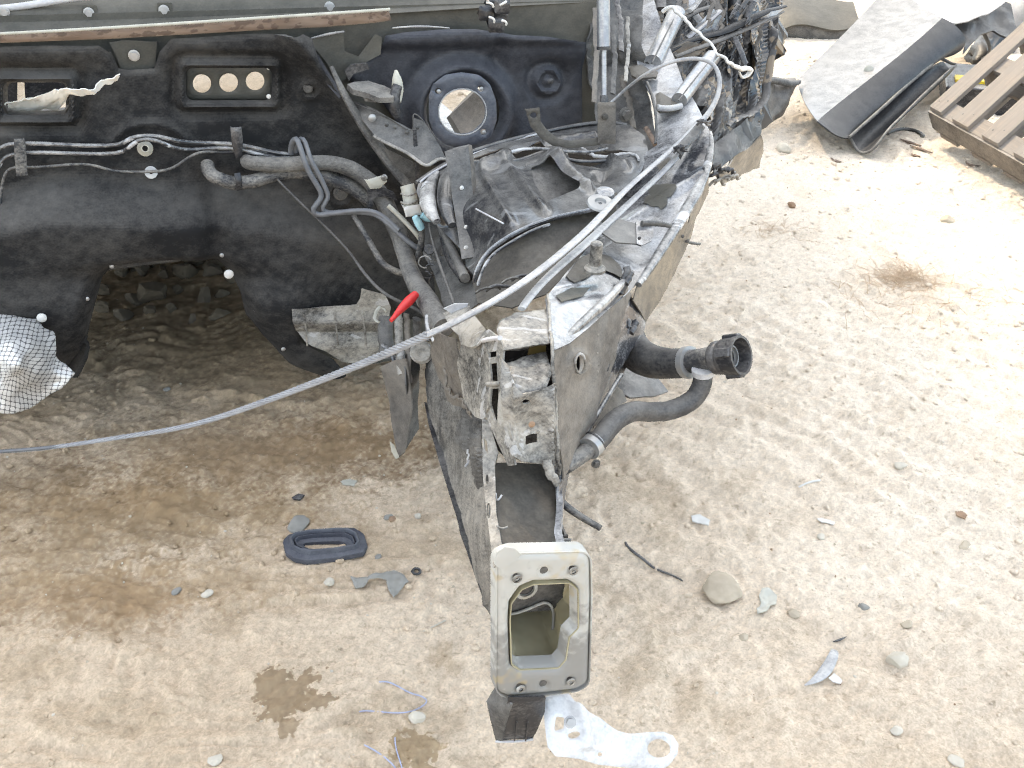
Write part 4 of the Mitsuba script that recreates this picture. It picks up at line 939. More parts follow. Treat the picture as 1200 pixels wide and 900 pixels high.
# ------------------------------------------------------------------ the long frame rail
def rail_disp(p, P):
    x, y = p[:, 0], p[:, 1]
    return 0.030 * (meshkit.fbm(np.stack([P @ KB * 3, P[:, 2] * 12, P @ KA * 2], 1), 3, seed=31) - .5) + .010 * (meshkit.fbm(P * 30, 3, seed=32) - .5)
skin(W + 'frame_rail', [(496, 412), (512, 404), (526, 420), (540, 452), (552, 478), (562, 500), (568, 540), (574, 585), (581, 640), (584, 668), (582, 730), (569, 698), (543, 618), (519, 541), (504, 490), (496, 445)],
     [(496, 412, 1.90), (526, 420, 1.62), (552, 478, 1.32), (568, 540, 1.14), (583, 660, .90), (580, 735, .90), (540, 620, 1.18), (505, 500, 1.62), (490, 440, 1.86)], 'rail_dirt', step=3.0, thick=.002, disp=rail_disp)
say(W + 'frame_rail', 'long bare frame rail caked with grey dirt')
skin(W + 'frame_rail__lower_side', [(497, 470), (502, 496), (515, 542), (540, 622), (566, 702), (581, 737), (590, 716), (580, 680), (560, 616), (536, 540), (518, 490), (505, 472)], [(489, 452, 1.90), (500, 492, 1.68), (515, 542, 1.46), (540, 622, 1.20), (581, 737, .91), (590, 716, .93), (560, 616, 1.22), (536, 540, 1.44), (505, 445, 1.92)], 'black_plastic', step=4, thick=.002, dent=.01)  # black strip paints the shadow along the rail's lower edge
skin(W + 'frame_rail__buckle', [(538, 480), (556, 484), (566, 492), (568, 530), (572, 560), (566, 590), (552, 560), (545, 530), (532, 508)], [(538, 480, 1.36), (566, 492, 1.16), (572, 560, 1.06), (566, 590, 1.05), (545, 530, 1.22)], 'dark_metal', step=3.0, thick=.002, dent=.022, dscale=18)
for pts, r, m in (([(557, 516, 1.15), (562, 522, 1.13), (566, 530, 1.11)], .9, 'white_paint'), ([(547, 528, 1.18), (549, 538, 1.17), (546, 546, 1.16)], 1.4, 'pale_sheath')):
    tube(W + 'frame_rail__torn_edge', pts, r, m, wob=.006, per=.006, flat=(1, .5))
skin(W + 'frame_rail__top', [(580, 541), (612, 543), (640, 546), (648, 560), (656, 566), (655, 600), (652, 625), (660, 650), (620, 662), (584, 660), (584, 600)],
     [(580, 541, 1.09), (650, 545, 1.10), (656, 600, .99), (660, 652, .89), (584, 660, .885), (582, 600, .98)], 'dull_grey', step=3.5, thick=.003, dent=.008, disp=lambda p, P: -.006 * gauss(p, 615, 610, 24, 30))
skin(W + 'frame_rail__flange', [(565, 488), (573, 494), (584, 530), (580, 545), (581, 600), (588, 640), (586, 660), (578, 664), (570, 600), (566, 560)], [(565, 488, 1.12), (584, 530, 1.07), (581, 600, .97), (586, 655, .88), (578, 664, .875), (568, 570, 1.03)], 'dust_metal', step=3, thick=.003, dent=.004,
     holes=[circ(571, 562, 1.8, 6, 12), circ(572.5, 598, 2.4, 9, 12), [(567, 512), (571, 518), (572, 532), (568, 526)]])
skin(W + 'frame_rail__flange', [(640, 548), (652, 545), (657, 560), (660, 590), (657, 620), (664, 645), (655, 652), (650, 628), (652, 590), (650, 566)], [(640, 548, 1.09), (657, 560, 1.05), (658, 600, .97), (664, 645, .88), (650, 628, .92)], 'pale_paint', step=3, thick=.003, dent=.01, dscale=20)
skin(W + 'frame_rail__outer_side', [(655, 560), (672, 530), (664, 570), (660, 600), (658, 640), (654, 600)], [(655, 560, 1.03), (672, 530, 1.12), (658, 640, .93), (654, 600, .98)], 'pale_paint', step=4, thick=.003)
skin(W + 'frame_rail__flange', [(583, 648), (592, 642), (604, 644), (612, 651), (600, 660), (588, 668), (580, 662)], .865, 'primer', step=3, thick=.003, dent=.004)
tube(W + 'frame_rail__torn_edge', [(581, 578, 1.01), (583, 586, 1.0), (588, 580, 1.0)], 1.2, 'white_paint', per=.003)
tube(W + 'frame_rail__torn_edge', [(582, 616, .94), (588, 619, .935), (595, 617, .935)], 1.2, 'dust_metal', per=.003)

# end plate with its opening, bolts and the hollow of the rail behind
EP = .87
# far side and underside of the rail box
def rail_pt(x, y, back): return at_back(x, y, EP + .02) - KA * .014 + (KB + .15 * KA) * back
for a, b_ in (((688, 664), (687, 798)), ((687, 798), (620, 806))):
    put(W + 'frame_rail__box_side', loft([[rail_pt(*a, 0), rail_pt(*b_, 0)], [rail_pt(*a, .12), rail_pt(*b_, .12)], [rail_pt(*a, .24), rail_pt(*b_, .24)]], 12, 6, .003, raw=True), 'rail_dirt', 40)


plo = Polygon([(583, 657), (600, 650), (692, 647.5), (693, 700), (690, 803), (676, 810), (600, 819.5), (582, 812)]).buffer(-12, quad_segs=6).buffer(12, quad_segs=6)
plo = np.array(plo.exterior.coords)[:-1]
inn = np.array(Polygon([(601.5, 727), (603, 709), (614, 694), (627, 688.5), (666, 687), (674, 693), (674.5, 735), (664, 746), (660, 772), (653, 780), (610, 782), (603, 778)]).buffer(-3).buffer(3).exterior.coords)[:-1]
pb = [(606, 678), (639, 671), (672, 669), (610, 807), (638, 804), (669, 799)]
skin(W + 'end_plate', plo, EP, 'primer', step=2.6, thick=.004, holes=[inn] + [circ(x, y, 3.6 if i in (1, 4) else 2.6, 3.4 if i in (1, 4) else 2.4, 14) for i, (x, y) in enumerate(pb)],
     rim=(.009, .006), disp=lambda p, P: -.016 * (lambda q: np.clip(1 - q / 13, 0, 1) ** 2)(shapely.distance(shapely.points(p), LineString(np.vstack([inn, inn[:1]])))), smooth=40)
say(W + 'end_plate', 'pale primed end plate with a tall opening and six holes')
for i, (x, y) in enumerate(pb):
    p = at_back(x, y, EP - .001)
    if i not in (1, 4): put(W + 'end_plate__weld_nut', placed(lathe([(.0035, 0), (.0068, 0), (.0062, .0022), (.0035, .0022)], 18), p, -KB), 'dust_metal')
    put(W + 'end_plate__nut_back', placed(lathe([(0, -.012), (.006, -.012), (.006, -.005), (0, -.005)], 14), p, -KB), 'dark_metal')
pl0 = np.array(Polygon(plo).buffer(0).exterior.coords)[:-1]
r0 = at_back(pl0[:, 0], pl0[:, 1], EP + .003); r1 = r0 + KB * .022
v = np.vstack([r0, r1]); n0 = len(r0); i = np.arange(n0); j = (i + 1) % n0
put(W + 'end_plate__return', thicken(v, np.vstack([np.stack([i, j, j + n0], 1), np.stack([i, j + n0, i + n0], 1)]), .002, toward=r0.mean(0))[0], 'primer', 40)
# inside walls: run back along the car from the opening
big = np.array(Polygon(inn).buffer(3).segmentize(6).exterior.coords)[:-1]
q0 = at_back(big[:, 0], big[:, 1], EP + .004); ctr = q0.mean(0)
KR = KB + .16 * KA - np.array([0, 0, .03]); KR /= np.linalg.norm(KR)
rows = [q0, ctr + (q0 - ctr) * 1.0 + KR * .02, ctr + (q0 - ctr) * .94 + KR * .09, ctr + (q0 - ctr) * .88 + KR * .17]
v = np.vstack(rows); n0 = len(q0); fs = []
i = np.arange(n0); j = (i + 1) % n0
for k in range(3): fs += [np.stack([i + k * n0, j + k * n0, j + (k + 1) * n0], 1), np.stack([i + k * n0, j + (k + 1) * n0, i + (k + 1) * n0], 1)]
put(W + 'rail_hollow', thicken(v, np.vstack(fs), .0015, toward=ctr + KB * .15)[0], 'rail_inside', 25)
def in_hollow(sx, sy, d):                          # a point d behind the opening, at a fraction of its half width and height
    w = (q0 - ctr) @ KA; h = q0[:, 2] - ctr[2]
    return ctr + KA * sx * np.abs(w).max() + np.array([0, 0, 1]) * sy * np.abs(h).max() + KR * d
def hollow_panel(key, corners, mat, th=.003):
    P = np.array([in_hollow(*c) for c in corners]); f = np.array([(0, k, k + 1) for k in range(1, len(P) - 1)])
    return put(key, thicken(P, f, th)[0], mat, False)
hollow_panel(W + 'rail_hollow__baffle', [(-1, -.25, .07), (.30, -.20, .07), (.46, -.28, .07), (.56, -.48, .07), (1, -.25, .07), (1, 1, .08), (-1, 1, .08)], 'dark_metal')  # dark colour paints the shade in the upper hollow
hollow_panel(W + 'rail_hollow__baffle', [(.58, -1, .07), (1, -1, .07), (1, -.25, .07), (.57, -.47, .07), (.55, -.6, .07)], 'rail_inside')
put(W + 'rail_hollow__baffle_edge', tube_mesh(path(np.array([in_hollow(-.98, -.25, .066), in_hollow(.1, -.21, .066), in_hollow(.30, -.21, .066), in_hollow(.45, -.29, .066), in_hollow(.55, -.5, .066), in_hollow(.55, -.95, .066)])), .0022, 8), 'primer')
hollow_panel(W + 'rail_hollow__back_wall', [(-1, -1, .168), (1, -1, .168), (1, 1, .168), (-1, 1, .168)], 'dark_metal')
hollow_panel(W + 'rail_hollow__side_rib', [(1.0, .95, .02), (.78, .55, .04), (.74, .05, .05), (.80, -.15, .055), (1.0, -.1, .03)], 'rail_inside')
put(W + 'rail_hollow__port', placed(lathe([(.012, 0), (.017, 0), (.017, .004), (.012, .004)], 24), in_hollow(-.3, .22, .066), -KB), 'primer')
put(W + 'rail_hollow__port', placed(lathe([(0, 0), (.012, 0), (.012, .001), (0, .001)], 24), in_hollow(-.3, .22, .067), -KB), 'black_plastic')

# foot under the plate and the white bracket
skin(W + 'lower_foot', [(571, 822), (581, 806), (596, 818), (598, 826), (588, 868), (581, 869)], [(571, 822, .91), (581, 806, .92), (597, 822, .865), (582, 869, .90)], 'dark_metal', step=3.5, thick=.004, dent=.004)
skin(W + 'lower_foot', [(596, 819), (640, 818), (639, 836), (631, 855), (624, 867), (584, 869), (590, 845)], [(597, 820, .862), (640, 818, .862), (626, 867, .878), (583, 869, .895)], 'black_plastic', step=3.5, thick=.004, rim=(.003, .002), dent=.003)
tube(W + 'lower_foot__edge', [(581, 869, .897), (600, 869, .885), (614, 868, .88), (625, 866, .877)], 1.6, 'white_paint')
for x in (603, 616): tube(W + 'lower_foot__groove', [(x + 3, 846, .866), (x, 868, .878)], .9, 'black_plastic')
wb = [(638, 816), (652, 812), (665, 812), (672, 824), (690, 834), (708, 844), (724, 856), (738, 860), (760, 858), (781, 857), (791, 862), (796, 872), (794, 884), (784, 897), (776, 902), (740, 900), (706, 896), (680, 889), (654, 885), (645, 873), (641, 850)]
skin(W + 'white_bracket', wb, [(640, 818, .90), (665, 812, .91), (708, 844, .865), (790, 862, .855), (784, 897, .82), (706, 896, .815), (654, 885, .82), (641, 850, .86)], 'bright_paint', step=3, thick=.004, rim=(.004, .003), round_=2,
     holes=[circ(773, 877, 13.5, 11, 24), circ(672.5, 861, 5.4, 4, 14), circ(706, 884, 2.6, 2.4, 10), [(653, 838), (662, 840), (662, 852), (652, 855)]], dent=.010, dscale=14,
     disp=lambda p, P: .010 * np.exp(-((p[:, 0] - 682 - (p[:, 1] - 850) * .2) / 8) ** 2) * (p[:, 1] < 878))
say(W + 'white_bracket', 'bent white bracket with a round eye below the plate')
bolt(W + 'white_bracket__bolt', 668, 846, .84, 5, 'zinc', n=np.array([.1, -.7, .6]))

# ------------------------------------------------------------------ things at the foot of the firewall, left of the rail
rc = tube('red_plug', [(487, 345, 1.72), (479, 353, 1.70), (470, 362, 1.68), (464, 369, 1.67), (458, 376, 1.66)], [4.6, 6.2, 5.2, 3.4, 2.4], 'red_plastic', n=14)
say(rc, 'red plastic plug lying across the hose foot beside the firewall', 'plug')
skin(W + 'splash_shield', [(446, 430), (462, 422), (476, 420), (478, 440), (482, 480), (474, 530), (467, 536), (462, 512), (454, 470)], [(446, 430, 1.86), (476, 420, 1.80), (482, 480, 1.72), (468, 536, 1.70), (454, 470, 1.82)], 'brown_metal', step=4, thick=.003, dent=.01)
skin(W + 'splash_shield', [(474, 416), (488, 408), (492, 430), (491, 470), (492, 502), (472, 532), (480, 480), (477, 440)], [(474, 416, 1.82), (490, 410, 1.86), (491, 470, 1.80), (492, 502, 1.78), (472, 532, 1.70), (478, 450, 1.76)], 'dark_metal', step=4, thick=.003, dent=.01)
skin(W + 'splash_shield__tip', [(457, 518), (462, 522), (468, 536), (464, 538), (459, 530)], 1.69, 'beige_plastic', step=3, thick=.004)
for pts, r, m in (([(452, 372, 1.95), (452, 396, 1.92), (455, 420, 1.9)], 9, 'dark_metal'), ([(466, 366, 1.9), (468, 400, 1.86), (470, 440, 1.8)], 5, 'dust_metal'), ([(476, 368, 1.86), (478, 400, 1.84), (480, 450, 1.78)], 4, 'brown_metal'), ([(488, 374, 1.82), (490, 396, 1.82), (492, 420, 1.82)], 7, 'dark_metal'),
                  ([(444, 378, 1.9), (440, 368, 1.93), (446, 360, 1.95), (452, 366, 1.94)], 2, 'beige_plastic'), ([(448, 404, 1.9), (462, 420, 1.86), (470, 450, 1.8)], 3, 'black_paint')):
    tube(W + 'mount', pts, r, m, wob=.006, per=.006, flat=(1, .6))
put(W + 'mount__bush', placed(lathe([(0, .0), (.026, 0), (.026, .012), (.020, .018), (.010, .018), (0, .012)], 24), at_back(494, 413, 1.8), to_cam(at_back(494, 413, 1.8))), 'dust_metal')
tube(W + 'ground_wire', [(500, 370, 1.5), (504, 392, 1.45), (512, 404, 1.42), (519, 408, 1.40)], 2.0, 'pale_sheath')
tube(W + 'ground_wire', [(498, 372, 1.52), (500, 388, 1.48), (502, 400, 1.46)], 1.4, 'black_plastic')

# ------------------------------------------------------------------ right: broken wing, hinge tubes, wires
def crush_disp(p, P):
    x, y = p[:, 0], p[:, 1]
    return 0.10 * (meshkit.fbm(np.stack([x / 9, y / 55, 0 * x], 1), 4, seed=41) - .5) + .05 * (meshkit.fbm(np.stack([x / 30, y / 40, 0 * x + 2], 1), 3, seed=42) - .5)
skin(W + 'crushed_wing', [(772, -60), (920, -60), (914, 10), (906, 55), (902, 92), (899, 118), (888, 134), (872, 142), (850, 156), (838, 172), (834, 150), (816, 118), (800, 98), (786, 58)],
     [(772, -40, 2.75), (915, -40, 2.80), (904, 60, 2.52), (896, 120, 2.38), (838, 165, 2.00), (806, 100, 2.25), (850, 60, 2.50)], 'crushed_plastic', step=2.6, thick=.06, disp=crush_disp, smooth=25)
say(W + 'crushed_wing', 'crumpled black and tan torn wing liner')
skin(W + 'crushed_wing__fold', [(836, 170), (852, 156), (874, 142), (894, 134), (892, 160), (880, 172), (862, 182), (848, 194), (836, 206)], [(836, 170, 1.98), (894, 134, 2.35), (892, 160, 2.26), (836, 206, 1.86), (862, 182, 2.02)], 'plain_black', step=3, thick=.003, dent=.03, dscale=10)
skin(W + 'crushed_wing__lower_skin', [(836, 204), (848, 193), (862, 181), (880, 171), (892, 158), (894, 180), (889, 196), (872, 206), (846, 216)], [(836, 204, 1.87), (862, 181, 2.03), (892, 158, 2.27), (889, 196, 2.36), (846, 216, 2.02)], 'sand_reflection_tan', step=3, thick=.003, dent=.02, dscale=9)  # tan colour paints in the sand reflected by this panel
tube(W + 'crushed_wing__torn_strip', [(905, 60, 2.45), (900, 90, 2.4), (897, 112, 2.35), (886, 128, 2.28), (870, 136, 2.18), (852, 148, 2.06)], [4, 5, 5, 5, 4, 3], 'crushed_plastic', wob=.015, per=.006, flat=(1, .35))
for i in range(16):
    x = rng.uniform(835, 905); y = rng.uniform(-30, 95); l = rng.uniform(18, 50)
    tube(W + 'crushed_wing__torn_strip', [(x, y, 2.46), (x - 4 + rng.uniform(-4, 4), y + l * .5, 2.42), (x - 6, y + l, 2.38)], [1.2, rng.uniform(1.8, 4.2), 1], ('black_plastic', 'crushed_plastic', 'brown_metal')[i % 3], flat=(1, .5), wob=.03, per=.008)
for i in range(10):
    x = 838 + rng.uniform(-6, 22); y = 198 + rng.uniform(0, 18)
    tube(W + 'frayed_wire', [(x - 8, y, 1.84), (x, y - 4 + rng.uniform(-3, 3), 1.83), (x + 8, y + rng.uniform(-3, 4), 1.85)], rng.uniform(1, 2.2), 'black_plastic' if i % 3 else 'dust_metal', per=.005, wob=.012)
skin(W + 'crushed_wing__edge', [(882, -60), (922, -60), (914, 20), (908, 60), (902, 96), (898, 128), (890, 150), (882, 150), (878, 118), (886, 74), (878, 30)], [(882, -60, 2.72), (922, -60, 2.80), (908, 60, 2.56), (886, 74, 2.42), (890, 150, 2.30)], 'torn_black', step=2.6, thick=.006, disp=lambda p, P: .05 * (meshkit.fbm(np.c_[p[:, :1] / 5, p[:, 1:] / 60, p[:, :1] * 0 + 5], 3, seed=44) - .5), smooth=25)
skin(W + 'crushed_wing__edge', [(846, -60), (872, -60), (866, 10), (872, 60), (862, 100), (852, 84), (850, 30)], [(846, -60, 2.66), (872, -60, 2.66), (872, 60, 2.42), (862, 100, 2.32), (850, 30, 2.48)], 'torn_black', step=2.6, thick=.006, disp=lambda p, P: .05 * (meshkit.fbm(np.c_[p[:, :1] / 5, p[:, 1:] / 60, p[:, :1] * 0 + 8], 3, seed=45) - .5), smooth=25)
tube(W + 'hinge_tube', [(793, 16, 2.40), (779, 45, 2.31), (765, 74, 2.22)], 10.5, 'aluminium', n=22)
tube(W + 'hinge_tube', [(834, 68, 2.18), (815, 92, 2.09), (796, 118, 2.0)], 9.5, 'aluminium', n=22)
for (dx, x0, y0, x1, y1, b) in ((5, 793, 16, 765, 74, 2.26), (4, 834, 68, 796, 118, 2.04)):
    tube(W + 'hinge_tube__groove', [(x0 - 1, y0 + 2, b + .10), ((x0 + x1) / 2 - 1, (y0 + y1) / 2, b + .01), (x1 - 1, y1, b - .075)], .9, 'dark_metal')
skin(W + 'hinge_tube__foot', [(737, 76), (752, 74), (762, 80), (772, 82), (770, 88), (748, 90), (740, 86)], [(737, 76, 2.2), (772, 82, 2.16), (748, 90, 2.12)], 'dull_grey', step=3, thick=.006, rim=(.004, .004))
skin(W + 'hinge_tube__foot', [(769, 108), (774, 106), (788, 114), (799, 122), (798, 126), (774, 129), (770, 126)], [(769, 108, 2.06), (799, 122, 1.99), (774, 129, 1.96)], 'dull_grey', step=3, thick=.006, rim=(.004, .004))
tube(W + 'hinge_tube__foot_roll', [(770, 126, 1.96), (784, 127, 1.965), (798, 124, 1.975)], 3.6, 'pale_sheath')
tube(W + 'frayed_rope', [(778, 12, 2.36), (788, 10, 2.34), (797, 18, 2.32), (810, 30, 2.28), (824, 42, 2.24), (838, 58, 2.18), (848, 70, 2.14), (856, 76, 2.14), (868, 80, 2.16), (880, 82, 2.18), (878, 86, 2.18), (866, 84, 2.16)], [3.4, 3.4, 3, 2.6, 2.4, 2.2, 2.6, 3, 3.6, 3.6, 3, 1.5], 'white_plastic', wob=.010, per=.004, flat=(1, .7))
say(W + 'frayed_rope', 'frayed white cord over the hinge tubes')
for pts, r, m in (([(786, 60, 2.4), (820, 44, 2.42), (850, 36, 2.42), (880, 22, 2.42), (920, 8, 2.44)], [4, 6, 8, 7, 3], 'plain_black'), ([(792, 66, 2.36), (830, 52, 2.38), (856, 42, 2.4), (880, 32, 2.4), (918, 14, 2.42)], [4, 5, 5, 4, 2], 'dark_metal'),
                  ([(800, 24, 2.5), (816, 14, 2.5), (835, 8, 2.5)], 5, 'dark_metal'), ([(806, 44, 2.46), (824, 30, 2.46), (842, 14, 2.48)], 6, 'aluminium'), ([(790, 30, 2.5), (786, 0, 2.6), (790, -20, 2.6)], 6, 'dark_metal'),
                  ([(760, -10, 2.55), (768, 20, 2.45), (776, 44, 2.4)], 5, 'black_plastic'), ([(775, 10, 2.5), (772, -20, 2.6)], 7, 'black_plastic'), ([(815, -20, 2.6), (812, 10, 2.55), (822, 26, 2.5)], 4, 'white_paint'),
                  ([(842, -20, 2.6), (838, 4, 2.55), (848, 20, 2.5)], 6, 'brown_metal'), ([(830, -30, 2.6), (822, -6, 2.58), (806, 14, 2.5)], 5, 'black_paint'), ([(860, 40, 2.4), (868, 60, 2.36), (874, 76, 2.34)], 4, 'black_plastic')):
    tube(W + 'broken_arm', pts, r, m, flat=(1, .45), wob=.005, per=.008)
skin(W + 'broken_arm__plate', [(808, 40), (836, 10), (850, 22), (826, 48), (812, 54)], 2.47, 'aluminium', step=4, thick=.003, dent=.02)
skin(W + 'broken_arm__plate', [(790, 56), (806, 48), (832, 54), (818, 64), (800, 70)], 2.40, 'brown_metal', step=4, thick=.003, dent=.02)
skin(W + 'broken_arm__plate', [(868, 28), (890, 18), (918, 10), (900, 26), (872, 36)], 2.41, 'pale_paint', step=4, thick=.003, dent=.02)

# ------------------------------------------------------------------ cable
ck = thing('steel_cable', 'grey sheathed cable looped over the wreck, its bare end hanging low at the left', 'cable')
tube(ck + '__braid', [(-60, 533, 2.12), (0, 529, 2.02), (70, 523, 1.95), (150, 511, 1.84), (220, 499, 1.72), (300, 474, 1.60), (400, 436, 1.42), (460, 411, 1.31), (504, 391, 1.23)], [2.0, 2.2, 2.2, 2.3, 2.5, 2.8, 3.2, 3.4, 3.6], 'grey_cable')
# the strands of the braid
bp = path(pts3([(0, 529, 2.02), (70, 523, 1.95), (150, 511, 1.84), (220, 499, 1.72), (300, 474, 1.60), (400, 436, 1.42), (460, 411, 1.31), (504, 391, 1.23)]), n=900)
tt = np.gradient(bp, axis=0); tt /= np.linalg.norm(tt, axis=1, keepdims=True); uu = np.cross(tt, [0, 0, 1.0]); uu /= np.linalg.norm(uu, axis=1, keepdims=True); ww = np.cross(tt, uu)
sl = np.r_[0, np.cumsum(np.linalg.norm(np.diff(bp, axis=0), axis=1))]
rr = np.interp(sl, [0, sl[-1]], [.0036, .0058])
for k in range(6):
    a = sl / .075 * 2 * np.pi + k * np.pi / 3
    put(ck + '__strand', tube_mesh(bp + (uu * np.cos(a)[:, None] + ww * np.sin(a)[:, None]) * rr[:, None] * .82, rr * .42, 6), 'rope_grey')
tube(ck + '__sheath', [(502, 392, 1.22), (540, 374, 1.20), (580, 352, 1.20), (640, 311, 1.31), (690, 268, 1.45), (730, 226, 1.62), (770, 190, 1.74), (800, 163, 1.82), (818, 143, 1.87)], [6.5, 6.5, 6.8, 7, 6, 4.6, 4, 4, 4], 'pale_sheath', flat=(1.0, .55))
tube(ck + '__sheath', [(611, 362, 1.20), (622, 347, 1.24), (645, 322, 1.32), (680, 291, 1.43), (712, 262, 1.55), (742, 234, 1.64), (778, 200, 1.74), (812, 160, 1.83)], [5, 5.5, 6, 6, 5, 4.2, 3.8, 3.6], 'pale_sheath', flat=(1.0, .55))
tube(ck + '__loop', [(716, 120, 2.06), (735, 103, 2.04), (760, 85, 1.98), (790, 72, 1.95), (818, 69, 1.93), (836, 76, 1.90), (843, 92, 1.88), (841, 112, 1.86), (832, 130, 1.85), (822, 142, 1.84)], [1.6, 1.7, 1.8, 2.0, 2.2, 2.4, 2.6, 2.8, 3.2, 3.6], 'pale_sheath')
skin(ck + '__clamp', [(792, 172), (820, 140), (828, 148), (800, 181)], [(792, 172, 1.77), (820, 140, 1.845), (828, 148, 1.83), (800, 181, 1.75)], 'dark_metal', step=3, thick=.012, rim=(.004, .004), dent=.008, dscale=30)
for i in range(7):
    x, y, b = [(797, 174, 1.765), (824, 144, 1.83)][i % 2]
    tube(ck + '__fray', [(x - 6, y + rng.uniform(-4, 4), b), (x, y - 3, b - .01), (x + 7, y + rng.uniform(-4, 6), b)], 1.3, 'black_plastic', per=.004, wob=.012)

# ------------------------------------------------------------------ hoses on the right
hk = thing('coolant_hose', 'thick black coolant hose with a quick connector, hanging right of the frame rail', 'hose')
tube(hk + '__hose', [(742, 378, 1.50), (737, 398, 1.45), (746, 414, 1.40), (766, 424, 1.34), (790, 426, 1.29), (810, 425, 1.26)], [15, 20, 21, 20, 18, 17.5], 'coolant_rubber', n=22)
tube(hk + '__clamp', [(804, 425, 1.265), (810, 424.5, 1.255)], 19.2, 'zinc', n=24)
tube(hk + '__stub', [(808, 424, 1.26), (824, 421, 1.235), (838, 419, 1.215)], [14, 13, 14.5], 'rubber', n=22)
c0, c1 = at_back(834, 420, 1.22), at_back(872, 416, 1.17)
ax = (c1 - c0); L = np.linalg.norm(ax); ax /= L; u = L
put(hk + '__connector', placed(lathe([(.014, 0), (.024, .002), (.029, .008), (.030, .016), (.0285, .020), (.031, .024), (.033, .034), (.033, .048), (.0345, .052), (.0345, .060), (.030, .060), (.027, .050), (.024, .030), (0, .030)], 32), c0, ax), 'black_plastic', 30)
say(hk + '__connector', 'black plastic quick connector with an open ribbed mouth')
F = frame(ax)
for a0 in (1.2, 2.6, 4.4, 5.4):
    bx = chamfer_box((.010, .017, .030), .002); Mx = np.eye(4); d = F[:3, 0] * math.cos(a0) + F[:3, 1] * math.sin(a0)
    Mx[:3, 0], Mx[:3, 1], Mx[:3, 2] = d, np.cross(ax, d), ax; Mx[:3, 3] = c0 + ax * .043 + d * .033; bx.apply_transform(Mx); put(hk + '__connector__latch', bx, 'black_plastic', 30)
put(hk + '__connector__seal', placed(lathe([(.017, .034), (.020, .034), (.020, .042), (.017, .042)], 24), c0, ax), 'zinc')
put(hk + '__connector__spring', tube_mesh(np.array([c0 + ax * .054 + .030 * (F[:3, 0] * math.cos(a) + F[:3, 1] * math.sin(a)) for a in np.linspace(.4, 3.2, 20)]), .0018, 8), 'zinc')
tube(hk + '__branch', [(823, 436, 1.225), (822, 452, 1.215), (812, 468, 1.21), (790, 479, 1.20), (766, 483, 1.19), (742, 483, 1.17), (722, 492, 1.15), (708, 508, 1.12), (697, 520, 1.10)], [11.5, 11.5, 11.5, 11.5, 11.5, 12, 12.5, 12.5, 12], 'coolant_rubber', n=20, wob=.004)
tube(hk + '__branch_clamp', [(824, 432, 1.22), (824, 438, 1.22)], 13.4, 'white_paint', n=22)
tube(hk + '__branch_clamp', [(697, 519, 1.10), (690, 526, 1.09)], 14.2, 'zinc', n=22)
tube(hk + '__branch_clamp_band', [(699, 516, 1.102), (697.5, 517.5, 1.101)], 14.8, 'black_plastic', n=22)
bolt(hk + '__clamp_screw', 698, 543, 1.07, 4, 'dark_metal')
tube(hk + '__branch_stub', [(692, 525, 1.095), (674, 539, 1.075), (660, 548, 1.06)], [10.5, 9.5, 9.5], 'rubber', n=20)
skin(W + 'wheel_liner', [(716, 440), (722, 425), (735, 405), (752, 420), (770, 440), (784, 458), (766, 464), (740, 464), (728, 458)], [(716, 440, 1.42), (735, 405, 1.56), (784, 458, 1.44), (740, 464, 1.36), (755, 430, 1.48)], 'black_plastic', step=4, thick=.004, dent=.01)
skin(W + 'wheel_liner', [(690, 494), (704, 478), (722, 445), (734, 455), (738, 468), (720, 478), (706, 494), (696, 500)], [(690, 494, 1.22), (722, 445, 1.36), (738, 468, 1.34), (696, 500, 1.2)], 'brown_metal', step=4, thick=.004, dent=.02)
tube(W + 'wiring_stub', [(650, 578, 1.06), (662, 592, 1.03), (680, 605, 1.02), (704, 619, 1.00)], [5, 4.6, 4.2, 3.8], 'rubber')
tube(W + 'wiring_stub', [(650, 634, .93), (662, 633, .92), (668, 633, .92)], 2.4, 'rubber')
#PART4
# ------------------------------------------------------------------ stones, rubble, litter on the ground
def stone_mesh(r, flat=0.6, seed=0, n=2, rough=.28, cuts=5, lims=(.62, .9)):
    m = trimesh.creation.icosphere(subdivisions=n, radius=1.0)
    v = m.vertices.copy()
    d = 1 + rough * 2 * (meshkit.fbm(v * 1.1 + seed * 3.7, 3, seed=seed) - .5)
    # a few flat broken faces
    g = np.random.default_rng(seed)
    v = v * d[:, None]
    for _ in range(cuts):
        q = g.normal(size=3); q /= np.linalg.norm(q); h = v @ q; lim = g.uniform(*lims)
        v -= np.maximum(h - lim, 0)[:, None] * q
    v = v * np.array([1, g.uniform(.65, .95), flat]) * r
    a = g.uniform(0, 6.28); R = np.array([[math.cos(a), -math.sin(a), 0], [math.sin(a), math.cos(a), 0], [0, 0, 1]])
    return trimesh.Trimesh(v @ R.T, m.faces, process=False)


def stone(x, y, wpx, mat, label, flat=.55, seed=0, sink=.25, n=3, name='stone', cat='stone', **kw):
    p = on_ground(x, y); r = wpx / 2 * depth_of(p) / FOC
    m = stone_mesh(r, flat, seed, n, **kw); m.apply_translation(p + [0, 0, r * flat * (1 - 2 * sink) * .8])
    return say(put(name, m, mat, 40), label, cat)


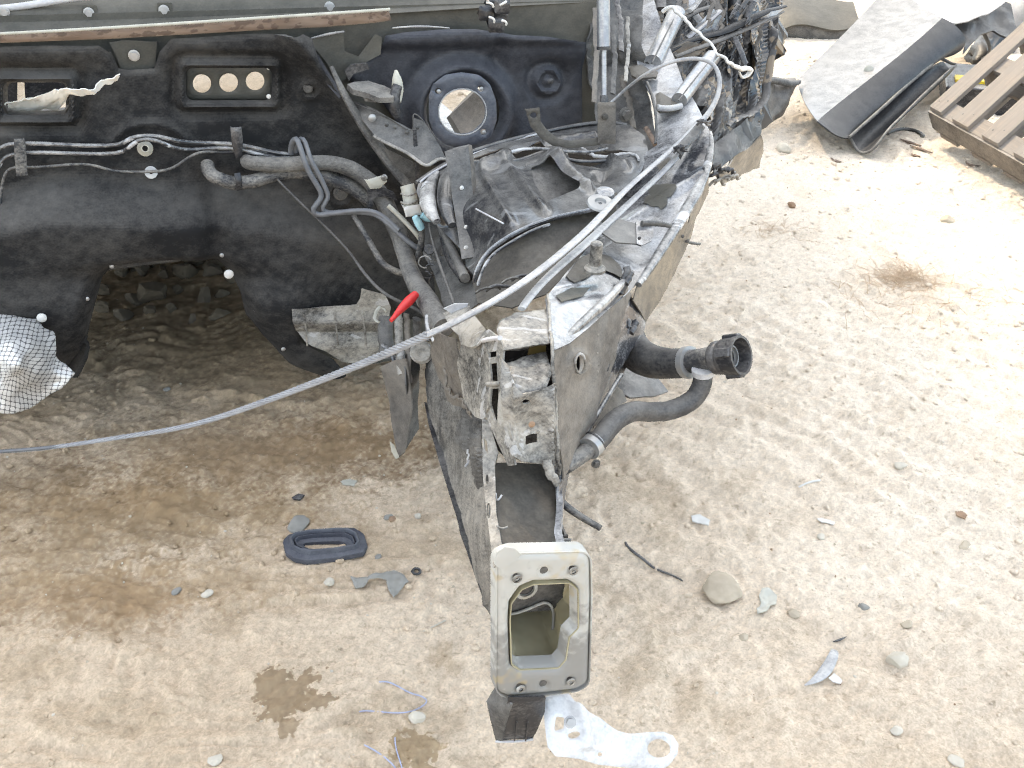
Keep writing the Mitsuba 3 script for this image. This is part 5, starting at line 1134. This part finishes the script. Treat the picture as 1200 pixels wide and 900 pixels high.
stone(845, 692, 52, 'stone_tan', 'broad flat tan stone, largest on the sand right of the end plate', .4, 1)
stone(1050, 775, 29, 'stone_pale', 'white chalky stone sitting above a pale powder patch at lower right', .7, 2)
stone(489, 843, 21, 'stone_pale', 'small whitish stone beside the blue wire', .75, 3)
stone(386, 686, 13, 'stone_pale', 'small pale stone left of the torn grey plastic', .7, 4)
stone(350, 617, 36, 'stone_grey', 'flat grey pebble touching the top of the rubber grommet', .35, 5)
stone(243, 757 - 60, 14, 'stone_pale', 'pale stone beside the large brown stain', .6, 6)
stone(207, 694, 13, 'stone_grey', 'dark grey pebble on the edge of the brown stain', .5, 7)
stone(252, 892, 18, 'stone_pale', 'pale stone at the bottom edge, left of the blue wire', .55, 8)
stone(918, 177, 22, 'stone_pale', 'pale grey stone near the crumpled wing', .65, 9)
stone(927, 243, 11, 'stone_brown', 'small round brown stone on the bright sand', .8, 10)
stone(1110, 259, 17, 'stone_tan', 'tan stone alone on the bright sand below the pallet', .6, 11)
stone(1055, 547, 15, 'stone_pale', 'pale stone in the middle of the right hand sand', .6, 12)
stone(1050, 857, 15, 'stone_pale', 'white pebble near the lower right corner', .5, 13)
stone(1120, 893, 20, 'stone_pale', 'pale stone cut by the bottom edge at the right', .5, 14)
stone(1012, 712, 14, 'stone_grey', 'grey pebble right of the crumpled yellowish paper', .45, 15)
stone(930, 720, 16, 'stone_tan', 'tan clod beside the crumpled yellowish paper', .5, 16)
stone(871, 748, 14, 'stone_tan', 'rounded tan clod below the broad flat stone', .5, 17)
stone(1062, 733, 18, 'stone_tan', 'tan clod above the white chalky stone', .45, 18)
stone(1130, 640, 18, 'stone_tan', 'half buried tan stone near the right edge', .35, 19)
stone(962, 800 - 170, 12, 'stone_pale', 'small pale stone among clods on the right', .5, 20)
stone(455, 607, 12, 'stone_grey', 'little greenish grey pebble above the grommet', .5, 21)
stone(460, 603 + 6, 10, 'stone_brown', 'little reddish pebble above the grommet', .6, 22)
stone(490, 606, 10, 'stone_pale', 'little pale pebble right of the grommet', .6, 23)
stone(443, 654, 11, 'stone_grey', 'small grey pebble between grommet and torn plastic', .5, 24)
stone(196, 457, 10, 'stone_grey', 'grey pebble beside the silver matting', .5, 25)
ROWS = {'top': [(138, 322, 22), (162, 320, 30), (190, 324, 24), (218, 320, 28), (246, 323, 22), (268, 326, 20)],
        'middle': [(128, 342, 24), (156, 346, 26), (186, 350, 40), (214, 344, 22), (238, 348, 30), (262, 346, 22)],
        'lowest': [(124, 366, 20), (150, 368, 24), (180, 371, 16), (206, 368, 22), (232, 371, 18), (260, 366, 22)]}
ORD = ('first', 'second', 'third', 'fourth', 'fifth', 'last')
for row, lst in ROWS.items():
    for i, (x, y, w_) in enumerate(lst):
        k = stone(x + rng.uniform(-7, 7), y + rng.uniform(-6, 6), w_ * rng.uniform(.8, 1.8), ('rubble_soil', 'rubble_dark', 'rubble_soil')[(i + len(row)) % 3], f'dusty rubble stone in the heap through the tunnel arch, {ORD[i]} of the {row} row', .75, 40 + i + 7 * len(row), .3, 3, 'rubble_stone', 'stone', rough=.6, cuts=12, lims=(.35, .8))
        labels[k]['group'] = 'rubble stones behind the tunnel arch'


def scatter(n, box, rlo, rhi, mat, name, label, dens=None, seed=0, flat=.6):
    g = np.random.default_rng(seed)
    base = [stone_mesh(1.0, flat, 200 + seed * 10 + k, 1, .3) for k in range(8)]
    u = np.sqrt(g.random(n * 3)); x = g.uniform(box[0], box[1], n * 3); y = box[2] * (box[3] / box[2]) ** g.random(n * 3)
    keep = np.ones(n * 3, bool)
    if dens is not None: keep = g.random(n * 3) < dens(x, y)
    x, y = x[keep][:n], y[keep][:n]; n = len(x)
    r = rlo * (rhi / rlo) ** (g.random(n) ** 2.6) * (0.6 + .4 * y / 2)
    z = ground_h(x, y) + r * flat * .25
    vs, fs, off = [], [], 0
    for k in range(8):
        i = np.arange(k, n, 8); a = g.uniform(0, 6.28, len(i)); v = base[k].vertices; f = base[k].faces
        ca, sa = np.cos(a)[:, None], np.sin(a)[:, None]
        w = np.stack([v[None, :, 0] * ca - v[None, :, 1] * sa, v[None, :, 0] * sa + v[None, :, 1] * ca, np.broadcast_to(v[:, 2], (len(i), len(v)))], -1) * r[i][:, None, None] + np.stack([x[i], y[i], z[i]], -1)[:, None]
        vs.append(w.reshape(-1, 3)); fs.append((f[None] + (np.arange(len(i)) * len(v))[:, None, None]).reshape(-1, 3) + off); off += w.shape[0] * w.shape[1]
    put(name, trimesh.Trimesh(np.vstack(vs), np.vstack(fs), process=False), mat, True)
    say(name, label, None, None, 'stuff')


def patchy(k, lo, s): return lambda x, y: np.clip((meshkit.fbm(np.stack([x, y, 0 * x + s], 1) * k, 3, seed=s) - lo) * 4, 0.03, 1)
def scatter2(n, rlo, rhi, mat, name, label, dens, seed, flat): scatter(n, (-1.8, 2.8, .8, 6.5), rlo, rhi, mat, name, label, dens, seed, flat)
scatter2(8000, .0014, .011, 'sand', 'sand_clods', 'loose sandy clods strewn over the yard', patchy(1.9, .40, 6), 1, .7)
scatter2(1000, .0010, .0045, 'stone_pale', 'pale_grit', 'tiny pale pebbles lying all over the sand', patchy(1.1, .35, 3), 2, .6)
scatter2(1000, .0010, .0048, 'stone_tan', 'tan_grit', 'tiny tan pebbles lying all over the sand', patchy(1.3, .35, 4), 3, .6)
scatter2(900, .0010, .0045, 'stone_brown', 'brown_grit', 'tiny dark brown crumbs lying all over the sand', patchy(1.6, .38, 5), 4, .6)


def on_g(pts, lift=.002): return np.array([on_ground(x, y, lift) for x, y in pts])


def ground_tube(key, pts, rpx, mat, label, cat, lift=.003, wob=0.0, flat=None, arch=None, n=10):
    P = on_g(pts, lift)
    if arch is not None: P[:, 2] += np.asarray(arch)
    r = np.broadcast_to(np.asarray(rpx, float), (len(P),)) * depth_of(P) / FOC
    return say(put(key, tube_mesh(path(P, per=.006), r, n, flat=flat), mat, 40), label, cat)


def ground_sheet(key, outline, mat, label, cat, thick=.003, lift=.004, disp=None, step=3.0, rim=None, holes=(), dent=0.0, round_=0, dscale=30):
    p, f, dist = sheet2d(outline, holes, step, round_)
    P = at_z(p[:, 0], p[:, 1], lift)
    P[:, 2] = ground_h(P[:, 0], P[:, 1]) * .7 + .3 * ground_h(P[:, 0].mean(), P[:, 1].mean()) + lift + thick
    px = depth_of(P) / FOC
    if rim: P[:, 2] -= rim[1] * np.clip(1 - dist * px / rim[0], 0, 1) ** 2
    if disp is not None: P[:, 2] += disp(p, dist * px)
    if dent: P[:, 2] += dent * 2 * (meshkit.fbm(P * dscale, 3, seed=3) - .5)
    m, _ = thicken(P, f, thick, toward=P.mean(0) + [0, 0, 5])
    return say(put(key, m, mat, 38), label, cat)


# rubber grommet
go = np.array([(331, 634), (338, 627), (360, 622), (400, 619), (416, 619), (427, 626), (431, 640), (426, 648), (396, 654), (360, 658), (344, 655), (334, 648)], float)
gh = np.array([(358, 641), (364, 636), (395, 632), (404, 634), (398, 637), (380, 640), (362, 643)], float)
gk = thing('rubber_grommet', 'blue-grey oval rubber grommet lying on the sand', 'grommet')
gb = np.array(Polygon(go).buffer(-4).buffer(4, quad_segs=8).segmentize(2).exterior.coords)[:-1]
G0 = at_z(gb[:, 0], gb[:, 1], .01); gc = G0.mean(0); gz = float(np.max(ground_h(G0[:, 0], G0[:, 1])))
rings = []
for k, (sx, sy, h) in enumerate(((.99, .99, -.004), (1, 1, .004), (.985, .98, .008), (.84, .76, .011), (.815, .70, .020), (.79, .66, .0225), (.76, .61, .020), (.74, .575, .010), (.72, .54, .0085), (.705, .515, .015), (.68, .48, .015), (.66, .45, .006), (.52, .24, .003), (.50, .21, -.004))):
    w = G0 - gc; r_ = np.stack([gc[0] + w[:, 0] * sx, gc[1] + w[:, 1] * sy, np.full(len(w), gz - .001 + h)], 1); rings.append(r_)
n0 = len(G0); i = np.arange(n0); j = (i + 1) % n0
gf_ = np.vstack([np.vstack([np.stack([i + k * n0, j + k * n0, j + (k + 1) * n0], 1), np.stack([i + k * n0, j + (k + 1) * n0, i + (k + 1) * n0], 1)]) for k in range(len(rings) - 1)])
put(gk + '__body', thicken(np.vstack(rings), gf_, .0012)[0], 'grommet_rubber', 45)
labels = {k: v for k, v in labels.items() if v}

ground_sheet('torn_plastic', [(410, 674), (430, 677), (446, 675), (452, 670), (461, 667), (470, 670), (479, 680), (470, 688), (461, 696), (455, 690), (452, 680), (432, 681), (426, 686), (416, 687)], 'stone_grey', 'torn grey plastic scrap below the grommet', 'plastic scrap', .003, .006, lambda p, d: .014 * gauss(p, 440, 677, 14, 12) + .008 * gauss(p, 470, 678, 8, 9), 2.0, (.004, .003), (), .003)
ground_tube('nut', [(484, 668), (487, 666), (491, 667), (492, 671), (488, 673), (484, 671), (484, 668)], 1.6, 'black_plastic', 'small dark nut right of the torn plastic', 'nut', .005)
ground_sheet('black_chip', [(342, 583), (350, 579), (357, 580), (352, 585), (344, 585)], 'black_plastic', 'little black plastic chip above the grommet', 'plastic chip', .003, .003)
ground_sheet('paper_scrap', [(399, 566), (410, 562), (419, 564), (415, 571), (402, 571)], 'beige_plastic', 'pale paper scrap on the sand above the grommet', 'paper scrap', .001, .003)
ground_sheet('crumpled_paper', [(889, 700), (892, 693), (901, 690), (911, 697), (909, 710), (902, 712), (897, 720), (887, 723), (886, 716), (891, 711)], 'beige_plastic', 'crumpled yellowish paper on the sand right of the broad stone', 'paper', .002, .006, None, 2.0, None, (), .012, 0, 45)
ground_tube('curved_strip', [(943, 803), (955, 797), (966, 787), (974, 774), (978, 762)], [1, 5, 7, 6, 4], 'pale_sheath', 'curved whitish plastic strip on the sand at lower right', 'plastic strip', .006, flat=(1, .25))
ground_sheet('white_shard', [(971, 794), (977, 790), (987, 798), (985, 801), (976, 798)], 'white_plastic', 'white shard beside the curved plastic strip', 'shard', .003, .003)
ground_tube('thin_leaf', [(976, 752), (983, 750), (992, 746)], [.5, 1.6, .4], 'black_plastic', 'thin dark sliver above the curved plastic strip', 'sliver', .004)
ground_sheet('white_chip', [(810, 606), (820, 605), (832, 612), (830, 617), (818, 613), (811, 611)], 'white_plastic', 'long white chip right of the hose', 'chip', .003, .003)
ground_sheet('white_flake', [(957, 610), (964, 609), (978, 615), (976, 618), (962, 615)], 'white_plastic', 'white flake in the middle of the right hand sand', 'flake', .002, .003)
ground_sheet('tan_chip', [(1118, 604), (1126, 605), (1132, 609), (1130, 612), (1120, 608)], 'stone_brown', 'reddish chip near the right edge', 'chip', .003, .003)
ground_tube('pale_twig', [(936, 571), (946, 566), (961, 563)], 1.2, 'white_plastic', 'pale curved twig on the right hand sand', 'twig', .004)
ground_tube('twig', [(733, 636), (745, 648), (757, 658), (764, 664), (782, 672), (800, 681)], [1.6, 1.7, 1.6, 1.4, 1.2, .9], 'black_plastic', 'thin dark twig right of the rail', 'twig', .004)
ground_tube('straw', [(496, 740), (508, 734), (522, 727)], .8, 'stone_pale', 'pale straw left of the end plate', 'straw', .003)
for i, (pts, ar) in enumerate((([(444, 799), (462, 802), (481, 812), (496, 817), (500, 822), (494, 828), (480, 834), (455, 835), (430, 833), (421, 834)], None), ([(427, 873), (440, 880), (455, 891), (470, 910)], None), ([(463, 864), (464, 876), (468, 890), (474, 912)], None))):
    ground_tube('blue_wire', pts, .75, 'blue_wire_paint', ('thin blue wire looping over the sand by the whitish stone', 'thin blue wire end running off the bottom edge, left one', 'thin blue wire end beside the wet patch at the bottom edge')[i], 'wire', .004)
for i, (x, y, w_, l) in enumerate(((980, 187, 12, 'rust-brown flake below the black trough'), (1073, 181, 10, 'rust-brown flake in the pallet shadow'), (1140, 192, 16, 'brown wood chip in front of the pallet'), (1067, 166, 24, 'rusty strip beside the black trough'), (1080, 174, 26, 'long rusty strip right of the black trough'))):
    ground_tube('rust_flake', [(x - w_ / 2, y - w_ * .15), (x, y + 1), (x + w_ / 2, y + w_ * .2)], [1, 2.6, 1.2], 'rust', l, 'metal flake', .006, flat=(1, .5))
ground_tube('bent_rod', [(1040, 158), (1052, 152), (1066, 152), (1078, 156), (1080, 160)], 2.0, 'dark_metal', 'bent grey rod on the ground beside the black trough', 'rod', .006)

# dry grass tufts
def tuft(name, x, y, wpx, hpx, n, label, seed):
    g = np.random.default_rng(seed); ms = []
    c = on_ground(x, y); s = depth_of(c) / FOC
    for _ in range(n):
        q = c + np.array([g.normal(0, wpx * s * .30), g.normal(0, wpx * s * .22), 0]); q[2] = float(ground_h(q[0], q[1]))
        d = np.array([g.normal(0, 1), g.normal(0, 1), abs(g.normal(0.35, .3)) + .05]); d /= np.linalg.norm(d); L = g.uniform(.4, 1.2) * hpx * s
        bend = np.array([g.normal(0, .3), g.normal(0, .3), -.35]) * L
        ms.append(tube_mesh(np.array([q, q + d * L * .5 + bend * .1, q + d * L + bend * .4]), [.0011, .0009, .0004], 4, False))
    m = cat_mesh(ms); m.vertices[:, 2] = np.maximum(m.vertices[:, 2], ground_h(m.vertices[:, 0], m.vertices[:, 1]) + .001)
    say(put(name, m, 'dry_straw', True), label, None, None, 'stuff')
tuft('dry_grass', 1060, 326, 62, 36, 190, 'matted tuft of dry brown grass on the sand below the pallet', 1)
tuft('dry_grass_patch', 1070, 345, 170, 26, 130, 'thin scatter of dry brown grass round the tuft', 2)
tuft('dry_weeds', 905, 272, 60, 22, 60, 'flattened dry weeds near the crumpled wing', 3)

# ------------------------------------------------------------------ objects at the upper right
hs = thing('heat_shield', 'long silver and black vehicle heat shield trough lying at an angle near the pallet', 'heat shield')
put(hs + '__foil_face', loft([[(934, 94, 4.95), (942, 118, 4.70), (958, 142, 4.36)], [(962, 66, 5.1), (975, 88, 4.90), (994, 112, 4.62)], [(1002, 26, 5.4), (1020, 52, 5.15), (1050, 68, 4.88)], [(1046, -22, 5.75), (1070, 0, 5.5), (1104, 21, 5.16)]], 30, 16, .006, 't'), 'pale_foil', 40)
put(hs + '__black_side', loft([[(958, 142, 4.36), (972, 153, 4.35), (984, 160, 4.37), (997, 161, 4.42)], [(994, 112, 4.62), (1010, 122, 4.61), (1024, 128, 4.63), (1034, 127, 4.68)], [(1050, 68, 4.88), (1068, 78, 4.87), (1080, 84, 4.90), (1086, 80, 4.95)], [(1104, 21, 5.16), (1124, 34, 5.15), (1131, 52, 5.18), (1108, 68, 5.26)]], 30, 20, .006, 't'), 'plain_black', 50)
tube(hs + '__lip', [(995, 161, 4.40), (1012, 146, 4.50), (1040, 121, 4.68), (1070, 94, 4.86), (1092, 75, 4.98), (1104, 69, 5.10), (1112, 73, 5.12), (1120, 75, 5.12)], [1.8, 2.0, 2.0, 2.0, 2.0, 2.2, 2.0, 1.4], 'dust_rubber', 't')
put(hs + '__trough', loft([[(997, 160, 4.44), (1002, 171, 4.46), (1010, 178, 4.42), (1022, 175, 4.36), (1035, 159, 4.36)], [(1034, 128, 4.72), (1034, 140, 4.74), (1042, 147, 4.70), (1052, 142, 4.60), (1055, 138, 4.58)], [(1080, 88, 4.98), (1080, 99, 4.98), (1088, 106, 4.94), (1094, 103, 4.86), (1095, 99, 4.84)], [(1106, 72, 5.2), (1110, 78, 5.18), (1114, 81, 5.14), (1118, 79, 5.10), (1120, 76, 5.08)]], 24, 20, .005, 't'), 'plain_black', 50)
tube(hs + '__trough_edge', [(997, 163, 4.42), (1002, 172, 4.43), (1010, 179, 4.39), (1022, 175.5, 4.34), (1035, 160, 4.34), (1055, 138, 4.56), (1076, 117, 4.70), (1095, 99, 4.82), (1108, 87, 4.95), (1120, 77, 5.06)], 1.6, 'dust_rubber', 't')
bolt(hs + '__stud', 1018, 82, 4.85, 5.5, 'beige_plastic', n=to_cam(at_t(1018, 82, 4.9)), mode='t', kind='cap')

# pallet
pk = thing('pallet', 'weathered wooden pallet tilted on the ground at the right edge', 'pallet')
PA, PB_, PC = at_z(1089, 128, .17), at_z(1204, 192, .15), at_z(1203, 26, .50)
PU = PB_ - PA; PL = np.linalg.norm(PU); PU /= PL
PV = PC - PA; PV -= 0
PN = np.cross(PU, PV); PN /= np.linalg.norm(PN); PN *= np.sign(PN[2])
PVn = np.linalg.norm(PV); PVd = PV / PVn


def plank(key, u0, u1, v0, v1, h0, h1, mat='wood', along='v', seed=0):
    """A board of the pallet; u runs along its near stringer, v along the boards, h out of its plane (metres)."""
    L, w = (v1 - v0, u1 - u0) if along == 'v' else (u1 - u0, v1 - v0)
    m = chamfer_box((1, 1, 1), .02); m = m.subdivide().subdivide()
    q = m.vertices + .5
    P = PA + np.outer(u0 + (u1 - u0) * q[:, 0], PU) + np.outer(v0 + (v1 - v0) * q[:, 1], PVd) + np.outer(h0 + (h1 - h0) * q[:, 2], PN)
    P += .0025 * (meshkit.fbm(P * 14 + seed, 3, seed=5)[:, None] - .5) * PN
    uv = np.stack([q[:, 1] * L if along == 'v' else q[:, 0] * L, (q[:, 0] if along == 'v' else q[:, 1]) * w + seed * 1.7], 1)
    if np.linalg.det(np.stack([PU, PVd, PN])) < 0: m = trimesh.Trimesh(m.vertices, m.faces[:, ::-1], process=False)
    return put(key, trimesh.Trimesh(P, m.faces, process=False), mat, False, uv=uv)


LEN = PVn * 1.02
for i, (a, b) in enumerate(((0.015, .15), (.27, .44), (.58, .74), (.88, 1.04), (1.18, 1.34))):
    plank(pk + '__slat', a * PL, b * PL, 0.0, LEN, .0, .022, seed=i)
    for j, v in enumerate((.05, .075)):
        q = PA + PU * ((a + (b - a) * (.25 + .45 * j)) * PL) + PVd * v + PN * .022
        put(pk + '__nail', placed(lathe([(0, 0), (.0045, 0), (.004, .0015), (0, .002)], 10), q, PN), 'dark_metal')
for v in (0.0, LEN * .5, LEN - .10):
    plank(pk + '__cross_board', 0.0, 1.4 * PL, v + .001, v + .10, -.021, -.001, along='u', seed=7 + v)
    for u in (0.0, .62, 1.25): plank(pk + '__block', u * PL, (u + .16) * PL, v + .003, v + .097, -.10, -.022, seed=u)
    plank(pk + '__stringer', 0.0, 1.4 * PL, v + .002, v + .098, -.121, -.101, along='u', seed=9 + v)
for i, (a, b) in enumerate(((.05, .25), (.40, .60), (.72, .9), (1.02, 1.2))):
    plank(pk + '__lower_slat', a * PL, b * PL, 0.0, LEN, -.143, -.122, seed=20 + i)
plank(pk + '__fascia', 0.0, 1.4 * PL, -.012, .0, -.10, -.003, 'brown_metal', along='u', seed=3)

# scrap behind the pallet
ck2 = thing('battery', 'grey car battery with a black lid behind the black trough', 'battery')
def tbox(key, c, size, yaw, mat, ch=.006, tilt=0.0):
    m = chamfer_box(size, ch); z = np.array([math.sin(tilt), 0, math.cos(tilt)]); x = np.array([math.cos(yaw), math.sin(yaw), 0])
    return put(key, placed(m, c, z, x), mat, 30)
bc = at_t(1100, 112, 5.9)
tbox(ck2 + '__case', bc, (.20, .17, .19), .5, 'aluminium'); tbox(ck2 + '__lid', bc + [0, 0, .112], (.205, .175, .030), .5, 'black_plastic')
tbox(ck2 + '__label_plate', bc + np.array([.06, -.10, .0]), (.11, .012, .10), .5, 'white_plastic', .003)
for dx in (-.06, .06): put(ck2 + '__terminal', placed(lathe([(0, 0), (.014, 0), (.013, .05), (0, .05)], 16), bc + [dx, .02, .127], (0, 0, 1)), 'white_plastic')
tk = skin('wheel_liner', [(1092, 24), (1110, 28), (1124, 24), (1150, 16), (1178, 2), (1190, 8), (1192, 42), (1178, 46), (1164, 36), (1150, 40), (1138, 52), (1132, 60), (1132, 46), (1124, 34)], [(1092, 24, 5.4), (1192, 20, 5.9), (1132, 60, 5.3), (1160, 30, 5.7)], 'plain_black', mode='t', step=3, thick=.01, dent=.05, dscale=5)
say(tk, 'dark felt arch of a wheel liner above the pallet', 'wheel liner')
tk = skin('white_sheet', [(1060, -40), (1190, -40), (1178, 2), (1160, 14), (1135, 24), (1120, 26), (1108, 22), (1092, 24), (1066, 4)], [(1060, -40, 6.0), (1190, -40, 6.1), (1120, 26, 5.3), (1066, 4, 5.5), (1160, 14, 5.6)], 'white_paint', mode='t', step=4, thick=.008, dent=.03, dscale=4)
say(tk, 'bright white panel resting above the heat shield', 'panel')
tk = skin('white_drum', [(1176, -40), (1240, -40), (1240, 50), (1204, 52), (1196, 44), (1190, 30), (1186, 10)], [(1176, -20, 5.7), (1210, 0, 5.2), (1240, 20, 5.3), (1196, 44, 5.4)], 'white_paint', mode='t', step=4, thick=.01, holes=[circ(1203, 38, 6, 8)])
say(tk, 'white plastic drum cut by the right edge above the pallet', 'drum')
tk = skin('black_engine_cover', [(1118, 78), (1128, 66), (1138, 46), (1160, 34), (1192, 44), (1190, 60), (1170, 74), (1150, 88), (1132, 100), (1120, 92)], [(1118, 78, 6.3), (1192, 44, 6.5), (1150, 60, 6.0), (1132, 100, 6.0)], 'plain_black', mode='t', step=4, thick=.02, dent=.12, dscale=6)
say(tk, 'heap of glossy black plastic behind the pallet', 'engine cover')
tube('loose_hose', [(1148, 30, 5.8), (1156, 45, 5.8), (1160, 60, 5.85), (1150, 70, 5.9)], 2.0, 'dust_rubber', 't'); say('loose_hose', 'thin grey hose hanging over the black plastic behind the pallet', 'hose')
tk = thing('tool_case', 'black and yellow case lying under the pallet', 'case')
tc = at_z(1190, 100, .10)
tbox(tk + '__body', tc + [0, .02, -.05], (.72, .62, .16), -.35, 'black_plastic'); tbox(tk + '__stripe', tc + [0, -.12, .034], (.725, .12, .022), -.35, 'yellow_paint', .003)
tbox(tk + '__label_plate', tc + [.02, .10, .036], (.30, .10, .012), -.35, 'white_plastic', .002)
# grey bumper piece and dark arch at left of the heat shield
bk = thing('bumper', 'grey plastic bumper section lying behind the heat shield', 'bumper')
put(bk + '__upper', loft([[(905, -12, 7.2), (912, 12, 6.9), (916, 36, 6.7)], [(935, -14, 7.3), (940, 8, 6.9), (946, 29, 6.7)], [(965, -4, 7.2), (970, 16, 6.9), (976, 35, 6.7)], [(1000, 2, 7.1), (1004, 16, 6.9), (1008, 26, 6.8)]], 24, 14, .01, 't'), 'grey_paint', 50)
put(bk + '__underside', loft([[(914, 38, 6.72), (915, 44, 6.78), (918, 48, 6.8)], [(946, 30, 6.72), (946, 44, 6.76), (946, 50, 6.8)], [(976, 36, 6.72), (976, 48, 6.76), (975, 53, 6.8)], [(1002, 29, 6.8), (998, 38, 6.84), (988, 48, 6.86)]], 24, 14, .01, 't'), 'dust_rubber', 50)
tk = skin('arch_liner', [(893, 94), (912, 88), (935, 90), (936, 98), (930, 116), (922, 134), (908, 142), (896, 148), (890, 140)], [(893, 94, 4.6), (935, 90, 4.9), (922, 134, 4.75), (896, 148, 4.5)], 'brown_metal', mode='t', step=3, thick=.05, dent=.03, dscale=8, rim=(.03, .02))
say(tk, 'dark brown moulded liner beside the crumpled wing', 'arch liner')
tube('arch_liner__lip', [(890, 96, 4.55), (905, 94, 4.6), (920, 97, 4.7), (936, 96, 4.85)], [3, 4, 4, 3], 'dust_rubber', 't')
tk = skin('dirt_bank', [(975, -30), (1060, -30), (1050, 2), (1022, 14), (1000, 8), (985, -4)], 8.4, 'brown_metal', mode='t', step=4, thick=.1, dent=.2, dscale=3)
say(tk, 'low brown heap behind the bumper section', 'heap')
scatter(900, (-1.75, -.55, 3.0, 3.9), .006, .035, 'rubble_soil', 'rubble_bits', 'loose earth crumbs of the heap behind the tunnel arch', None, 9, .7)
